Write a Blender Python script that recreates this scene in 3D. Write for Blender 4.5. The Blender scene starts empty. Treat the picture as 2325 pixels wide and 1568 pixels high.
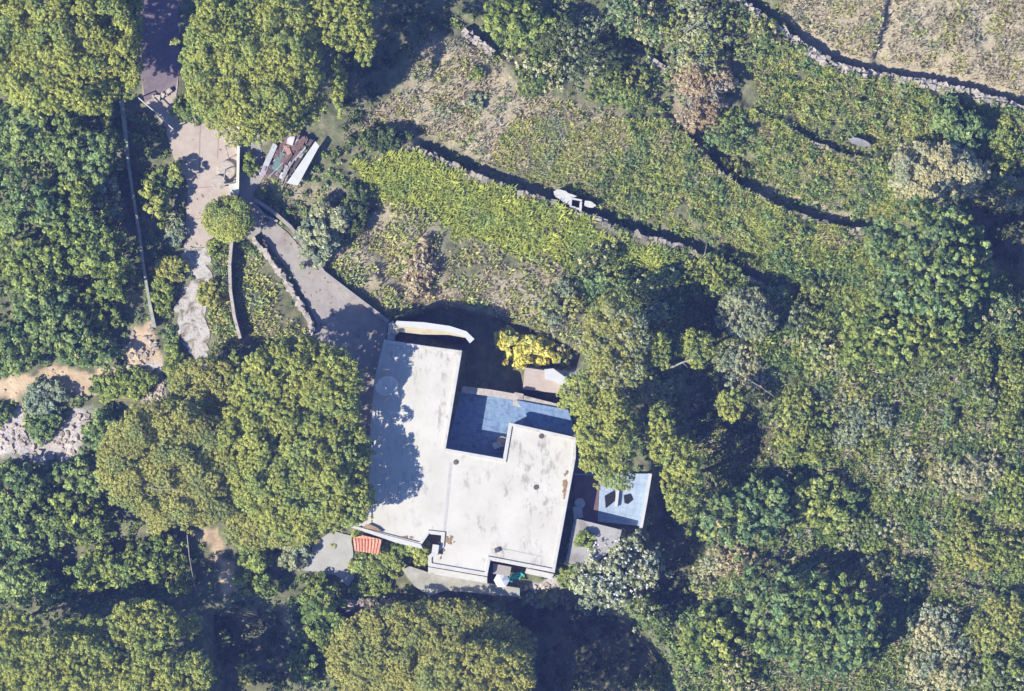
import bpy, math
import numpy as np
from mathutils import Vector

# ------------------------------------------------------------------ camera, light, exposure
S = bpy.context.scene
COL = S.collection
K = 80.0 / 2325.0                 # metres per plan unit
CAMH = 400.0
camd = bpy.data.cameras.new('camera'); cam = bpy.data.objects.new('camera', camd); COL.objects.link(cam)
cam.location = (0, 0, CAMH); cam.rotation_euler = (0, 0, 0)
camd.sensor_width = 36; camd.lens = 36 * CAMH / 80.0; camd.clip_start = 1; camd.clip_end = 4000
S.camera = cam
AZ, EL = math.radians(27), math.radians(45)      # direction shadows fall (from +X) / sun elevation
w = bpy.data.worlds.new('World'); S.world = w; w.use_nodes = True
nt = w.node_tree; bg = nt.nodes['Background']
sky = nt.nodes.new('ShaderNodeTexSky'); sky.sky_type = 'NISHITA'; sky.sun_disc = False
sky.sun_elevation = EL; sky.sun_rotation = math.radians(243)
sky.ozone_density = 8.0; sky.dust_density = 0.2; sky.air_density = 1.0; sky.altitude = 0
nt.links.new(sky.outputs[0], bg.inputs[0]); bg.inputs[1].default_value = 0.10
sd = bpy.data.lights.new('sun', 'SUN'); sd.energy = 4.7; sd.angle = math.radians(0.5); sd.color = (1.0, 0.935, 0.80)
sun = bpy.data.objects.new('sun', sd); COL.objects.link(sun); sun.location = (0, 0, 60)
sun.rotation_euler = Vector((math.cos(AZ)*math.cos(EL), math.sin(AZ)*math.cos(EL), -math.sin(EL))).to_track_quat('-Z', 'Y').to_euler()
S.view_settings.view_transform = 'Standard'; S.view_settings.look = 'None'
S.view_settings.gamma = 1.0; S.view_settings.exposure = 0.80
S.cycles.max_bounces = 5; S.cycles.diffuse_bounces = 3

# ------------------------------------------------------------------ helpers
def X(px, z=0.0): return (np.asarray(px) - 1162.5) * K * (CAMH - z) / CAMH
def Y(py, z=0.0): return -(np.asarray(py) - 784.0) * K * (CAMH - z) / CAMH
def W(px, py, z=0.0): return (float(X(px, z)), float(Y(py, z)), float(z))
A = lambda *v: np.array(v, dtype=float)

def tag(o, label=None, cat=None, group=None, kind=None):
    if label: o['label'] = label
    if cat: o['category'] = cat
    if group: o['group'] = group
    if kind: o['kind'] = kind
    return o
def empty(name, loc):
    o = bpy.data.objects.new(name, None); COL.objects.link(o); o.location = loc; o.empty_display_size = .3; return o
def link(name, me, parent=None):
    o = bpy.data.objects.new(name, me); COL.objects.link(o)
    if parent is not None:
        wl = Vector((0, 0, 0)); p = parent
        while p is not None: wl += p.location; p = p.parent
        o.parent = parent; o.location = -wl                    # meshes are written in world coordinates
    return o
def mesh_quads(name, V, tint, m, parent=None, tri=False):
    """V: (n,k,3) array of separate faces"""
    n, k = V.shape[:2]
    me = bpy.data.meshes.new(name)
    me.vertices.add(n*k); me.vertices.foreach_set('co', V.reshape(-1).astype(np.float32))
    me.loops.add(n*k); me.loops.foreach_set('vertex_index', np.arange(n*k, dtype=np.int32))
    me.polygons.add(n); me.polygons.foreach_set('loop_start', np.arange(0, n*k, k, dtype=np.int32))
    me.polygons.foreach_set('loop_total', np.full(n, k, dtype=np.int32))
    at = me.attributes.new('tint', 'FLOAT', 'FACE'); at.data.foreach_set('value', np.clip(tint, 0, 1).astype(np.float32))
    me.update(); me.materials.append(m)
    return link(name, me, parent)
class MB:
    def __init__(s): s.v = []; s.f = []
    def add(s, vs, fs):
        n = len(s.v); s.v += [tuple(map(float, q)) for q in vs]; s.f += [tuple(i+n for i in f) for f in fs]
    def prism(s, poly, z0, z1, zp=None):
        """poly: plan-unit outline seen at height z1; z0,z1 metres"""
        zp = z1 if zp is None else zp
        pts = [(float(X(a, zp)), float(Y(b, zp))) for a, b in poly]
        ar = sum(pts[i][0]*pts[(i+1) % len(pts)][1]-pts[(i+1) % len(pts)][0]*pts[i][1] for i in range(len(pts)))
        if ar < 0: pts = pts[::-1]
        n = len(pts)
        z1s = z1 if isinstance(z1, (list, tuple)) else [z1]*n
        s.add([(x, y, z0) for x, y in pts] + [(pts[i][0], pts[i][1], z1s[i]) for i in range(n)],
              [tuple(range(n-1, -1, -1)), tuple(range(n, 2*n))] + [(i, (i+1) % n, n+(i+1) % n, n+i) for i in range(n)])
    def box(s, c, size, rz=0.0, rx=0.0, ry=0.0, jit=0, rng=None):
        from mathutils import Euler
        M = Euler((rx, ry, rz)).to_matrix(); vs = []
        for dz in (-.5, .5):
            for dx, dy in ((-.5, -.5), (.5, -.5), (.5, .5), (-.5, .5)):
                q = Vector((dx*size[0], dy*size[1], dz*size[2]))
                if jit: q += Vector((rng.normal(0, jit)*size[0], rng.normal(0, jit)*size[1], rng.normal(0, jit)*size[2]))
                vs.append(M @ q + Vector(c))
        s.add(vs, [(3, 2, 1, 0), (4, 5, 6, 7), (0, 1, 5, 4), (1, 2, 6, 5), (2, 3, 7, 6), (3, 0, 4, 7)])
    def tube(s, pts, rad, n=6):
        pts = [Vector(p) for p in pts]; rings = []
        for i, p in enumerate(pts):
            d = (pts[min(i+1, len(pts)-1)] - pts[max(i-1, 0)]).normalized()
            u = d.cross(Vector((0, 0, 1)));  u = u.normalized() if u.length > 1e-3 else Vector((1, 0, 0))
            v = d.cross(u).normalized(); r = rad[i] if hasattr(rad, '__len__') else rad
            rings.append([p + u*math.cos(2*math.pi*k/n)*r + v*math.sin(2*math.pi*k/n)*r for k in range(n)])
        fs = []
        for i in range(len(pts)-1):
            for k in range(n): fs.append((i*n+k, i*n+(k+1) % n, (i+1)*n+(k+1) % n, (i+1)*n+k))
        fs.append(tuple(range(n-1, -1, -1))); fs.append(tuple((len(pts)-1)*n+k for k in range(n)))
        s.add([q for r in rings for q in r], fs)
    def disc(s, c, prof, n=20, tilt=(0, 0)):
        """lathe of (r,z) profile"""
        from mathutils import Euler
        M = Euler((tilt[0], tilt[1], 0)).to_matrix(); vs = []
        for r, z in prof:
            for k in range(n): vs.append(M @ Vector((r*math.cos(2*math.pi*k/n), r*math.sin(2*math.pi*k/n), z)) + Vector(c))
        fs = [(i*n+k, i*n+(k+1) % n, (i+1)*n+(k+1) % n, (i+1)*n+k) for i in range(len(prof)-1) for k in range(n)]
        fs.append(tuple(range(n-1, -1, -1))); fs.append(tuple((len(prof)-1)*n+k for k in range(n)))
        s.add(vs, fs)
    def build(s, name, m, parent=None, smooth=False):
        me = bpy.data.meshes.new(name); me.from_pydata(s.v, [], s.f); me.validate(); me.update()
        me.materials.append(m)
        if smooth: me.polygons.foreach_set('use_smooth', [True]*len(me.polygons))
        return link(name, me, parent)

# ------------------------------------------------------------------ materials
def newmat(name):
    m = bpy.data.materials.new(name); m.use_nodes = True
    return m, m.node_tree, m.node_tree.nodes['Principled BSDF']
def ramp(nt, fac, stops):
    r = nt.nodes.new('ShaderNodeValToRGB'); e = r.color_ramp.elements
    while len(e) < len(stops): e.new(.5)
    for i, (p, c) in enumerate(stops): e[i].position = p; e[i].color = (*c, 1)
    nt.links.new(fac, r.inputs[0]); return r.outputs[0]
def noise(nt, scale, detail=6, rough=.6, vec=None, dist=0):
    n = nt.nodes.new('ShaderNodeTexNoise'); n.inputs['Scale'].default_value = scale; n.inputs['Detail'].default_value = detail
    n.inputs['Roughness'].default_value = rough; n.inputs['Distortion'].default_value = dist
    g = nt.nodes.new('ShaderNodeNewGeometry'); nt.links.new(vec or g.outputs['Position'], n.inputs['Vector']); return n.outputs[0]
def mix(nt, f, a, b, mode='MIX'):
    x = nt.nodes.new('ShaderNodeMix'); x.data_type = 'RGBA'; x.blend_type = mode
    for v, i in ((f, 0), (a, 6), (b, 7)):
        if hasattr(v, 'links'): nt.links.new(v, x.inputs[i])
        elif isinstance(v, (int, float)): x.inputs[i].default_value = v
        else: x.inputs[i].default_value = (*v, 1)
    return x.outputs[2]
def bump(nt, bs, h, strength=.4, dist=.05):
    b = nt.nodes.new('ShaderNodeBump'); b.inputs['Strength'].default_value = strength; b.inputs['Distance'].default_value = dist
    nt.links.new(h, b.inputs['Height']); nt.links.new(b.outputs[0], bs.inputs['Normal'])
def surf(name, c1, c2, scale=2.0, rough=.85, stain=None, stain_scale=.7, stain_lo=.55, stain_hi=.7, bmp=.3, fine=None):
    m, nt, bs = newmat(name)
    col = ramp(nt, noise(nt, scale, 8, .65), [(.35, c1), (.65, c2)])
    if fine: col = mix(nt, ramp(nt, noise(nt, scale*9, 4, .7), [(.45, (0, 0, 0)), (.62, (1, 1, 1))]), col, fine)
    if stain: col = mix(nt, ramp(nt, noise(nt, stain_scale, 10, .7, dist=.6), [(stain_lo, (0, 0, 0)), (stain_hi, (1, 1, 1))]), col, stain)
    nt.links.new(col, bs.inputs['Base Color']); bs.inputs['Roughness'].default_value = rough
    bs.inputs['Specular IOR Level'].default_value = .2
    bump(nt, bs, noise(nt, scale*6, 5, .7), bmp, .04)
    return m
def leafmat(name, a, b, c):
    m, nt, bs = newmat(name)
    at = nt.nodes.new('ShaderNodeAttribute'); at.attribute_name = 'tint'
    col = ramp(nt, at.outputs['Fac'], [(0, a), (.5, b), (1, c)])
    big = ramp(nt, noise(nt, .45, 3, .5), [(.36, (.74, .86, .98)), (.5, (.97, .97, .92)), (.64, (1.07, 1.03, .94))])
    nt.links.new(mix(nt, 1.0, col, big, 'MULTIPLY'), bs.inputs['Base Color']); bs.inputs['Roughness'].default_value = .8
    bs.inputs['Specular IOR Level'].default_value = .08
    tr = nt.nodes.new('ShaderNodeBsdfTranslucent'); nt.links.new(col, tr.inputs[0])
    ms = nt.nodes.new('ShaderNodeMixShader'); ms.inputs[0].default_value = .15
    out = nt.nodes['Material Output']
    nt.links.new(bs.outputs[0], ms.inputs[1]); nt.links.new(tr.outputs[0], ms.inputs[2]); nt.links.new(ms.outputs[0], out.inputs[0])
    return m
LM = {
 'pine': leafmat('pine_needles', (.25,.28,.075), (.41,.45,.115), (.56,.60,.17)),
 'olivepine': leafmat('olive_pine_needles', (.27,.28,.08), (.41,.42,.125), (.55,.54,.18)),
 'oak': leafmat('oak_leaves', (.10,.155,.06), (.24,.33,.115), (.43,.52,.19)),
 'green':   leafmat('green_leaves', (0.104,0.152,0.0419), (0.261,0.334,0.0914), (0.458,0.526,0.152)),
 'yellowgreen': leafmat('yellow_green_leaves', (.20,.23,.06), (.37,.42,.12), (.55,.60,.20)),
 'greygreen': leafmat('grey_green_leaves', (.19,.22,.125), (.37,.41,.24), (.56,.59,.38)),
 'bluegreen': leafmat('blue_green_leaves', (.075,.12,.05), (.21,.31,.125), (.45,.55,.23)),
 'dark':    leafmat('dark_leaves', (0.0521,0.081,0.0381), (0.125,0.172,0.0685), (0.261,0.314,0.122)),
 'dry': leafmat('dry_leaves', (.30,.23,.14), (.50,.40,.26), (.68,.58,.42)),
 'palebeige': leafmat('straw_leaves', (.36,.34,.18), (.56,.53,.30), (.72,.68,.44)),
 'yellow':  leafmat('yellow_leaves', (.52,.48,.08), (.74,.68,.16), (.88,.84,.34)),
 'pink':    leafmat('pink_flower_leaves', (.20,.24,.13), (.48,.38,.30), (.76,.58,.52)),
 'white':   leafmat('white_petals', (.45,.48,.42), (.80,.80,.76), (.88,.88,.85)),
 'fern': leafmat('fern_leaves', (.22,.26,.05), (.41,.46,.10), (.60,.65,.17)),
 'strawgrass': leafmat('straw_grass', (.23,.20,.12), (.44,.39,.26), (.64,.57,.42)),
 'greengrass': leafmat('green_grass', (.26,.29,.08), (.46,.50,.15), (.66,.68,.26)),
}
BARK = surf('bark', (.16,.12,.09), (.30,.25,.20), 6, .9)
PALEBARK = surf('pale_bark', (.25,.23,.20), (.40,.37,.33), 6, .9)
CONC = surf('concrete', (0.272,0.252,0.238), (0.374,0.347,0.326), 1.2, .9, stain=(0.245,0.19,0.17), stain_scale=.5, stain_lo=.52, stain_hi=.72, fine=(0.326,0.299,0.279))
PINKC = surf('pink_concrete', (0.394,0.333,0.292), (0.49,0.428,0.381), 1.5, .9, stain=(0.326,0.245,0.211), stain_scale=.6, stain_lo=.55, stain_hi=.75, fine=(0.422,0.354,0.313))
GRAVEL = surf('pale_gravel', (.34,.32,.30), (.56,.53,.50), 5.0, .95, stain=(.20,.17,.12), stain_scale=1.3, stain_lo=.48, stain_hi=.62, bmp=1.0, fine=(.60,.57,.54))
GRAVEL_ = surf('pale_gravel_x', (0.286,0.272,0.299), (0.462,0.442,0.462), 3.0, .95, stain=(0.272,0.231,0.177), stain_scale=.8, stain_lo=.5, stain_hi=.65, bmp=.8)
ROOFW = surf('white_roof', (0.46,0.452,0.42), (0.53,0.525,0.50), .8, .8, stain=(0.30,0.28,0.25), stain_scale=1.4, stain_lo=.56, stain_hi=.74, bmp=.15)
m_, nt_, bs_ = newmat('weathered_white_roof'); ROOFW = m_
mp = nt_.nodes.new('ShaderNodeMapping'); g_ = nt_.nodes.new('ShaderNodeNewGeometry'); nt_.links.new(g_.outputs['Position'], mp.inputs[0])
mp.inputs['Rotation'].default_value = (0, 0, .165); mp.inputs['Scale'].default_value = (1.0, .45, 1)
c_ = ramp(nt_, noise(nt_, .5, 6, .6), [(.35, (.50,.48,.43)), (.65, (.57,.55,.50))])
st1 = ramp(nt_, noise(nt_, 2.2, 8, .75, vec=mp.outputs[0]), [(.51, (0,0,0)), (.60, (1,1,1))])
gt = ramp(nt_, noise(nt_, .30, 4, .6), [(.44, (0,0,0)), (.60, (.85,.85,.85))])
c_ = mix(nt_, mix(nt_, 1.0, st1, gt, 'MULTIPLY'), c_, (.30,.28,.255))
st2 = ramp(nt_, noise(nt_, 1.1, 10, .8), [(.64, (0,0,0)), (.70, (1,1,1))])
c_ = mix(nt_, st2, c_, (.24,.20,.16))
nt_.links.new(c_, bs_.inputs['Base Color']); bs_.inputs['Roughness'].default_value = .85; bump(nt_, bs_, noise(nt_, 6, 5, .7), .2, .03)
ROOFEDGE = surf('white_parapet', (0.476,0.469,0.442), (0.558,0.551,0.53), 2.0, .8, stain=(0.306,0.272,0.231), stain_scale=1.6, stain_lo=.56, stain_hi=.70)
WALLW = surf('white_render', (0.422,0.408,0.381), (0.503,0.49,0.462), 1.5, .85, stain=(0.286,0.258,0.224), stain_scale=.8, stain_lo=.55, stain_hi=.75)
CREAM = surf('cream_render', (0.408,0.354,0.231), (0.503,0.449,0.313), 1.5, .85)
BLUET = surf('blue_tiles', (0.163,0.252,0.394), (0.231,0.32,0.462), 3.0, .5, stain=(0.109,0.177,0.306), stain_scale=2.2, stain_lo=.5, stain_hi=.62)
PALEBLUE = surf('pale_blue_tiles', (.28,.36,.47), (.40,.48,.58), 1.4, .5)
PALEBLUE2 = surf('pale_blue_tiles', (0.34,0.408,0.476), (0.449,0.503,0.544), 1.4, .5)
MAROON = surf('maroon_shaded_floor', (.13,.085,.09), (.19,.13,.13), 1.5, .7)
STONE = surf('wall_stone', (0.272,0.245,0.197), (0.435,0.394,0.326), 4.0, .95, stain=(0.136,0.129,0.0748), stain_scale=1.0, stain_lo=.52, stain_hi=.62, bmp=.7)
PALESTONE = surf('pale_stone', (0.354,0.313,0.272), (0.503,0.456,0.408), 4.0, .95, stain=(0.218,0.19,0.15), stain_scale=1.4, stain_lo=.55, stain_hi=.68, bmp=.6)
METAL = surf('galvanised_metal', (0.374,0.388,0.408), (0.49,0.503,0.517), 3.0, .5)
RUST = surf('rusty_scrap', (.13,.085,.075), (.24,.165,.15), 5.0, .9)
DARKW = surf('dark_weathered_wood', (.07,.06,.06), (.16,.13,.12), 5.0, .9)
TEAL = surf('teal_sheet', (.10,.17,.17), (.17,.26,.25), 3.0, .7)
CYAN = surf('turquoise_tarp', (.05,.42,.40), (.12,.58,.55), 2.0, .6)
BLACK = surf('black_rubber_and_openings', (.012,.012,.015), (.02,.02,.025), 3.0, .8)  # rubber of the wheels; also paints the darkness inside openings
WHITEP = surf('white_paint', (0.49,0.496,0.503), (0.558,0.564,0.571), 2.0, .6)
for _m in (BLUET, PALEBLUE):
    _nt = _m.node_tree; _bs = _nt.nodes['Principled BSDF']; _l = _bs.inputs['Base Color'].links[0].from_socket
    _bk = _nt.nodes.new('ShaderNodeTexBrick'); _bk.inputs['Scale'].default_value = 1.0; _bk.offset = 0; _bk.inputs['Brick Width'].default_value = .5; _bk.inputs['Row Height'].default_value = .5
    _bk.inputs['Mortar Size'].default_value = .03; _bk.inputs['Color1'].default_value = (1,1,1,1); _bk.inputs['Color2'].default_value = (.92,.94,.96,1); _bk.inputs['Mortar'].default_value = (.82,.85,.88,1)
    _g = _nt.nodes.new('ShaderNodeNewGeometry'); _mp = _nt.nodes.new('ShaderNodeMapping'); _mp.inputs['Rotation'].default_value = (0,0,.17)
    _nt.links.new(_g.outputs['Position'], _mp.inputs[0]); _nt.links.new(_mp.outputs[0], _bk.inputs['Vector'])
    _nt.links.new(mix(_nt, 1.0, _l, _bk.outputs['Color'], 'MULTIPLY'), _bs.inputs['Base Color'])
REDT, _nt, _bs = newmat('terracotta_tiles')
_wv = _nt.nodes.new('ShaderNodeTexWave'); _wv.inputs['Scale'].default_value = 1.1; _wv.inputs['Distortion'].default_value = .4
_g = _nt.nodes.new('ShaderNodeNewGeometry'); _nt.links.new(_g.outputs['Position'], _wv.inputs['Vector'])
_nt.links.new(mix(_nt, ramp(_nt, noise(_nt, 5, 5, .7), [(.4, (0,0,0)), (.6, (1,1,1))]), (.55,.22,.14), (.72,.36,.25)), _bs.inputs['Base Color'])
bump(_nt, _bs, _wv.outputs[1], .4, .05)
GLASS, _nt, _bs = newmat('window_glass'); _bs.inputs['Base Color'].default_value = (.03,.04,.05,1); _bs.inputs['Roughness'].default_value = .1

# ------------------------------------------------------------------ air between the ground and the high camera
b = MB(); b.box((0, 0, 194.0), (2400, 2400, 416.0))
HZ = bpy.data.materials.new('haze'); HZ.use_nodes = True; _nt = HZ.node_tree; _nt.nodes.remove(_nt.nodes['Principled BSDF'])
_v = _nt.nodes.new('ShaderNodeVolumePrincipled'); _v.inputs['Color'].default_value = (.26, .34, 1.0, 1); _v.inputs['Density'].default_value = .00021
_nt.links.new(_v.outputs[0], _nt.nodes['Material Output'].inputs['Volume'])
tag(b.build('haze', HZ), kind='stuff')

# ------------------------------------------------------------------ plan outlines
ROOF = [(872,770),(960,783),(1050,795),(1013,1017),(1142,1040),(1156,958),(1309,992),(1308,1040),(1260,1300),(1114,1272),(1107,1308),
        (972,1285),(972,1262),(1000,1238),(1002,1215),(975,1212),(955,1240),(798,1196),(835,1180),(838,1000),(850,860)]
COURT = [(1048,884),(1111,890),(1290,926),(1310,992),(1156,958),(1142,1040),(1013,1017)]
STEPS = [(1192,834),(1270,845),(1306,880),(1253,892),(1187,883)]
EFLOOR = [(1303,1075),(1474,1075),(1456,1194),(1304,1178)]
ESLAB = [(1304,1176),(1412,1203),(1404,1232),(1345,1285),(1284,1278)]
DRIVE = [(590,505),(620,500),(655,530),(735,620),(800,672),(882,728),(874,775),(852,860),(840,1000),(800,980),(740,840),(712,770),(720,735),(690,670),(660,620),(600,545)]
LANE = [(318,-60),(405,-60),(408,150),(400,215),(420,262),(537,262),(541,440),(540,470),(500,530),(478,560),(418,560),(428,420),(395,360),(378,290),(330,232),(312,120)]
PASS = [(545,285),(590,300),(600,400),(575,440),(600,500),(590,530),(560,545),(545,470)]
PATH = [(412,560),(482,560),(478,600),(484,640),(472,690),(464,720),(476,770),(472,838),(428,802),(404,750),(400,690),(426,640),(416,590)]
PATIO = [(757,1205),(799,1216),(805,1311),(790,1332),(760,1305),(734,1299),(692,1296),(675,1287),(707,1251),(716,1228)]
SOUTHT = [(913,1293),(930,1285),(972,1299),(1050,1312),(1115,1325),(1180,1335),(1180,1355),(1014,1340),(975,1352),(940,1330)]
PIT = [(1052,800),(1046,790),(880,738),(900,728),(1000,690),(1200,735),(1330,800),(1308,845),(1192,832),(1186,885),(1300,894),(1292,930),(1040,885)]
EPIT = [(1482,1000),(1600,1010),(1660,1200),(1640,1390),(1500,1410),(1440,1330),(1458,1200)]
SPIT = [(1130,1345),(1260,1325),(1320,1340),(1460,1400),(1540,1500),(1560,1760),(1150,1760),(1120,1500)]
RPIT = [(2150,430),(2450,400),(2450,690),(2300,690),(2180,560)]
CPIT = [(455,1370),(640,1370),(700,1500),(700,1760),(470,1760)]
EPIT2 = [(1540,640),(1650,660),(1700,790),(1760,900),(1760,1060),(1600,1100),(1520,900)]
DIRT = [(-60,880),(60,850),(140,835),(215,845),(270,830),(330,770),(345,745),(358,800),(360,850),(362,900),(330,915),(250,905),(160,890),(140,920),(100,900),(40,900),(-60,915)]
DIRT2 = [(300,740),(350,735),(372,900),(340,915),(310,880),(268,846)]
ROCKY = [(-60,915),(60,930),(120,990),(170,930),(215,930),(190,985),(165,1035),(80,1048),(0,1035),(-60,1030)]
ROCKY2 = [(440,1205),(500,1200),(520,1260),(545,1330),(505,1350),(490,1260)]
STEPL = [  # terrace edges: polyline, drop in metres on their upper-right side
 ([(1640,-60),(1700,20),(1760,62),(1840,118),(1900,152),(1960,168),(2100,190),(2200,212),(2325,248),(2420,270)], 1.4),
 ([(2018,-60),(2006,30),(1992,90),(1975,150)], .75),
 ([(1780,288),(1850,328),(1920,356),(1990,366)], 1.0),
 ([(2265,400),(2330,412),(2400,425)], 0.9),
 ([(1590,345),(1640,400),(1700,436),(1780,478),(1870,508),(1990,532)], 1.7),
 ([(930,330),(980,352),(1060,392),(1150,424),(1230,452),(1350,500),(1450,535),(1560,565),(1650,612),(1780,672)], 1.6),
 ([(1045,88),(1110,118)], 1.0),
 ([(1465,130),(1545,178),(1580,190)], 1.0),
 ([(845,590),(858,630),(885,655)], .7),
 ([(1960,1312),(2000,1328),(2035,1350)], 1.0),
 ([(2240,1345),(2325,1365)], .8),
]
def in_poly(px, py, poly):
    c = np.zeros(np.shape(px), bool); n = len(poly)
    for i in range(n):
        x1, y1 = poly[i]; x2, y2 = poly[(i+1) % n]
        if y1 == y2: continue
        c ^= ((y1 > py) != (y2 > py)) & (px < (x2-x1)*(py-y1)/(y2-y1)+x1)
    return c
def seg_dist(px, py, a, b):
    dx, dy = b[0]-a[0], b[1]-a[1]; L2 = dx*dx+dy*dy
    t = np.clip(((px-a[0])*dx+(py-a[1])*dy)/L2, 0, 1)
    qx, qy = px-(a[0]+t*dx), py-(a[1]+t*dy)
    return np.hypot(qx, qy), np.sign(dx*(py-a[1])-dy*(px-a[0])), t
def sdf(px, py, poly):
    d = np.full(np.shape(px), 1e9)
    for i in range(len(poly)): d = np.minimum(d, seg_dist(px, py, poly[i], poly[(i+1) % len(poly)])[0])
    return np.where(in_poly(px, py, poly), -d, d)
def vnoise(px, py, s, seed=0):
    """value noise, -1..1"""
    x, y = np.asarray(px, float)/s+1000.5, np.asarray(py, float)/s+1000.5
    xi, yi = np.floor(x).astype(np.int64), np.floor(y).astype(np.int64); fx, fy = x-xi, y-yi
    fx, fy = fx*fx*(3-2*fx), fy*fy*(3-2*fy)
    def h(a, b):
        q = (a*374761393+b*668265263+seed*974634777) & 0x7fffffff
        q = ((q ^ (q >> 13))*1274126177) & 0x7fffffff
        return ((q ^ (q >> 16)) & 0xffff)/32767.5-1
    return (h(xi, yi)*(1-fx)+h(xi+1, yi)*fx)*(1-fy)+(h(xi, yi+1)*(1-fx)+h(xi+1, yi+1)*fx)*fy
FLAT = [DRIVE, LANE, PASS, PATH, PATIO, ROOF, COURT, STEPS, EFLOOR, ESLAB, SOUTHT]
def sstep(a, b, x): t = np.clip((x-a)/(b-a), 0, 1); return t*t*(3-2*t)
def gz(px, py):
    px, py = np.atleast_1d(np.asarray(px, float)), np.atleast_1d(np.asarray(py, float))
    z = .22*vnoise(px, py, 90, 1)+.10*vnoise(px, py, 30, 2)
    f = np.full(px.shape, 1e9)
    for p in FLAT: f = np.minimum(f, sdf(px, py, p))
    z = z*sstep(0, 25, f) - .02
    for pl, drop in STEPL:
        best = np.full(px.shape, 1e9); side = np.zeros(px.shape); e = np.ones(px.shape); n = len(pl)-1
        for i in range(n):
            d, s_, t = seg_dist(px, py, pl[i], pl[i+1]); m = d < best
            best = np.where(m, d, best); side = np.where(m, s_, side)
        d0 = np.hypot(px-pl[0][0], py-pl[0][1]); d1 = np.hypot(px-pl[-1][0], py-pl[-1][1])
        e = sstep(0, 40, d0)*sstep(0, 40, d1)
        z -= np.where(side < 0, drop*sstep(0, 5, best)*np.exp(-best/90)*np.where(best < 400, 1, 0), 0)*e
    for P_, dz, so in ((PIT, 2.0, 14), (EPIT, 2.2, 40), (SPIT, 6.5, 55), (CPIT, 3.0, 60), (RPIT, 3.6, 70), (EPIT2, 1.6, 60)):  # southern, clearing, right and second eastern pits sunk so shadows reach further
        z -= dz*sstep(2, -so, sdf(px, py, P_)-2)
    return z

# ------------------------------------------------------------------ ground, one sheet out to the horizon
gx = np.arange(-120, 2446, 6.0); far = np.array([60, 140, 260, 450, 800, 1500, 3000, 6000, 12000, 26000.])
gx = np.concatenate([-120-far[::-1], gx, gx[-1]+far])
gy = np.arange(-120, 1690, 6.0); gy = np.concatenate([-120-far[::-1], gy, gy[-1]+far])
PX, PY = np.meshgrid(gx, gy)
Z = gz(PX.ravel(), PY.ravel()).reshape(PX.shape)
nx, ny = len(gx), len(gy)
V = np.stack([X(PX), Y(PY), Z], -1).reshape(-1, 3)
idx = np.arange(nx*ny).reshape(ny, nx)
F = np.stack([idx[1:, :-1], idx[1:, 1:], idx[:-1, 1:], idx[:-1, :-1]], -1).reshape(-1, 4)
me = bpy.data.meshes.new('ground'); me.vertices.add(len(V)); me.vertices.foreach_set('co', V.reshape(-1))
me.loops.add(F.size); me.loops.foreach_set('vertex_index', F.reshape(-1).astype(np.int32))
me.polygons.add(len(F)); me.polygons.foreach_set('loop_start', np.arange(0, F.size, 4, dtype=np.int32)); me.polygons.foreach_set('loop_total', np.full(len(F), 4, dtype=np.int32))
me.polygons.foreach_set('use_smooth', np.ones(len(F), bool)); me.update()
# soil kinds, as area masks: r = dry straw, g = tan dirt, b = stony
fx, fy = PX.ravel(), PY.ravel()
jx = fx+14*vnoise(fx, fy, 22, 5)+7*vnoise(fx, fy, 9, 6); jy = fy+14*vnoise(fx, fy, 22, 7)+7*vnoise(fx, fy, 9, 8)
DRY = [[(960,80),(1110,110),(1190,210),(1400,260),(1420,320),(1260,400),(1100,360),(980,310),(780,310),(930,190)],
       [(850,440),(1000,520),(1020,640),(1270,600),(1260,740),(1000,690),(880,690),(740,580),(700,420)],
       [(1760,-60),(2500,-60),(2500,260),(1960,160),(1820,100)],
       [(1900,160),(2100,195),(2325,250),(2325,300),(2150,240),(1960,200)],
       [(1500,170),(1660,160),(1640,260),(1560,290)],[(590,400),(700,420),(690,460),(620,450)],
       [(1040,360),(1240,440),(1140,440),(1020,385)],[(560,290),(600,300),(600,390),(560,390)],[(1700,400),(1960,480),(1960,520),(1700,470)]]
DRT = [DIRT, DIRT2, [(440,1200),(500,1200),(520,1260),(545,1330),(505,1350),(490,1260)],[(2100,885),(2160,880),(2170,908),(2115,914)],[(2270,1180),(2330,1170),(2330,1230),(2290,1220)],[(2130,1290),(2170,1300),(2160,1340),(2120,1330)],[(1900,1290),(1990,1320),(2040,1360),(1960,1350)],[(1580,1130),(1700,1230),(1900,1260),(1760,1300),(1580,1280)]]
STN = [ROCKY, [(330,830),(365,830),(365,910),(340,910)],[(1210,840),(1310,850),(1330,900),(1240,900)],[(1200,1330),(1260,1310),(1280,1360),(1200,1370)]]
def mask(polys, soft):
    d = np.full(jx.shape, 1e9)
    for p in polys: d = np.minimum(d, sdf(jx, jy, p))
    return sstep(soft, -soft, d)
ca = me.attributes.new('soil', 'FLOAT_COLOR', 'POINT')
ca.data.foreach_set('color', np.stack([mask(DRY, 22), mask(DRT, 6), mask(STN, 8), np.ones(len(fx))], -1).reshape(-1).astype(np.float32))
GM, nt, bs = newmat('ground_soil')
at = nt.nodes.new('ShaderNodeAttribute'); at.attribute_name = 'soil'
sp = nt.nodes.new('ShaderNodeSeparateColor'); nt.links.new(at.outputs['Color'], sp.inputs[0])
n1 = noise(nt, 1.3, 10, .7); n2 = noise(nt, 6, 6, .7)
c = ramp(nt, n1, [(.35, (.10,.11,.07)), (.5, (.17,.18,.10)), (.65, (.28,.26,.17))])
c = mix(nt, sp.outputs[0], c, ramp(nt, n2, [(.35, (.24,.21,.14)), (.5, (.38,.33,.23)), (.68, (.54,.48,.36))]))
c = mix(nt, sp.outputs[1], c, ramp(nt, n1, [(.35, (.46,.34,.22)), (.65, (.66,.52,.36))]))
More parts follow.
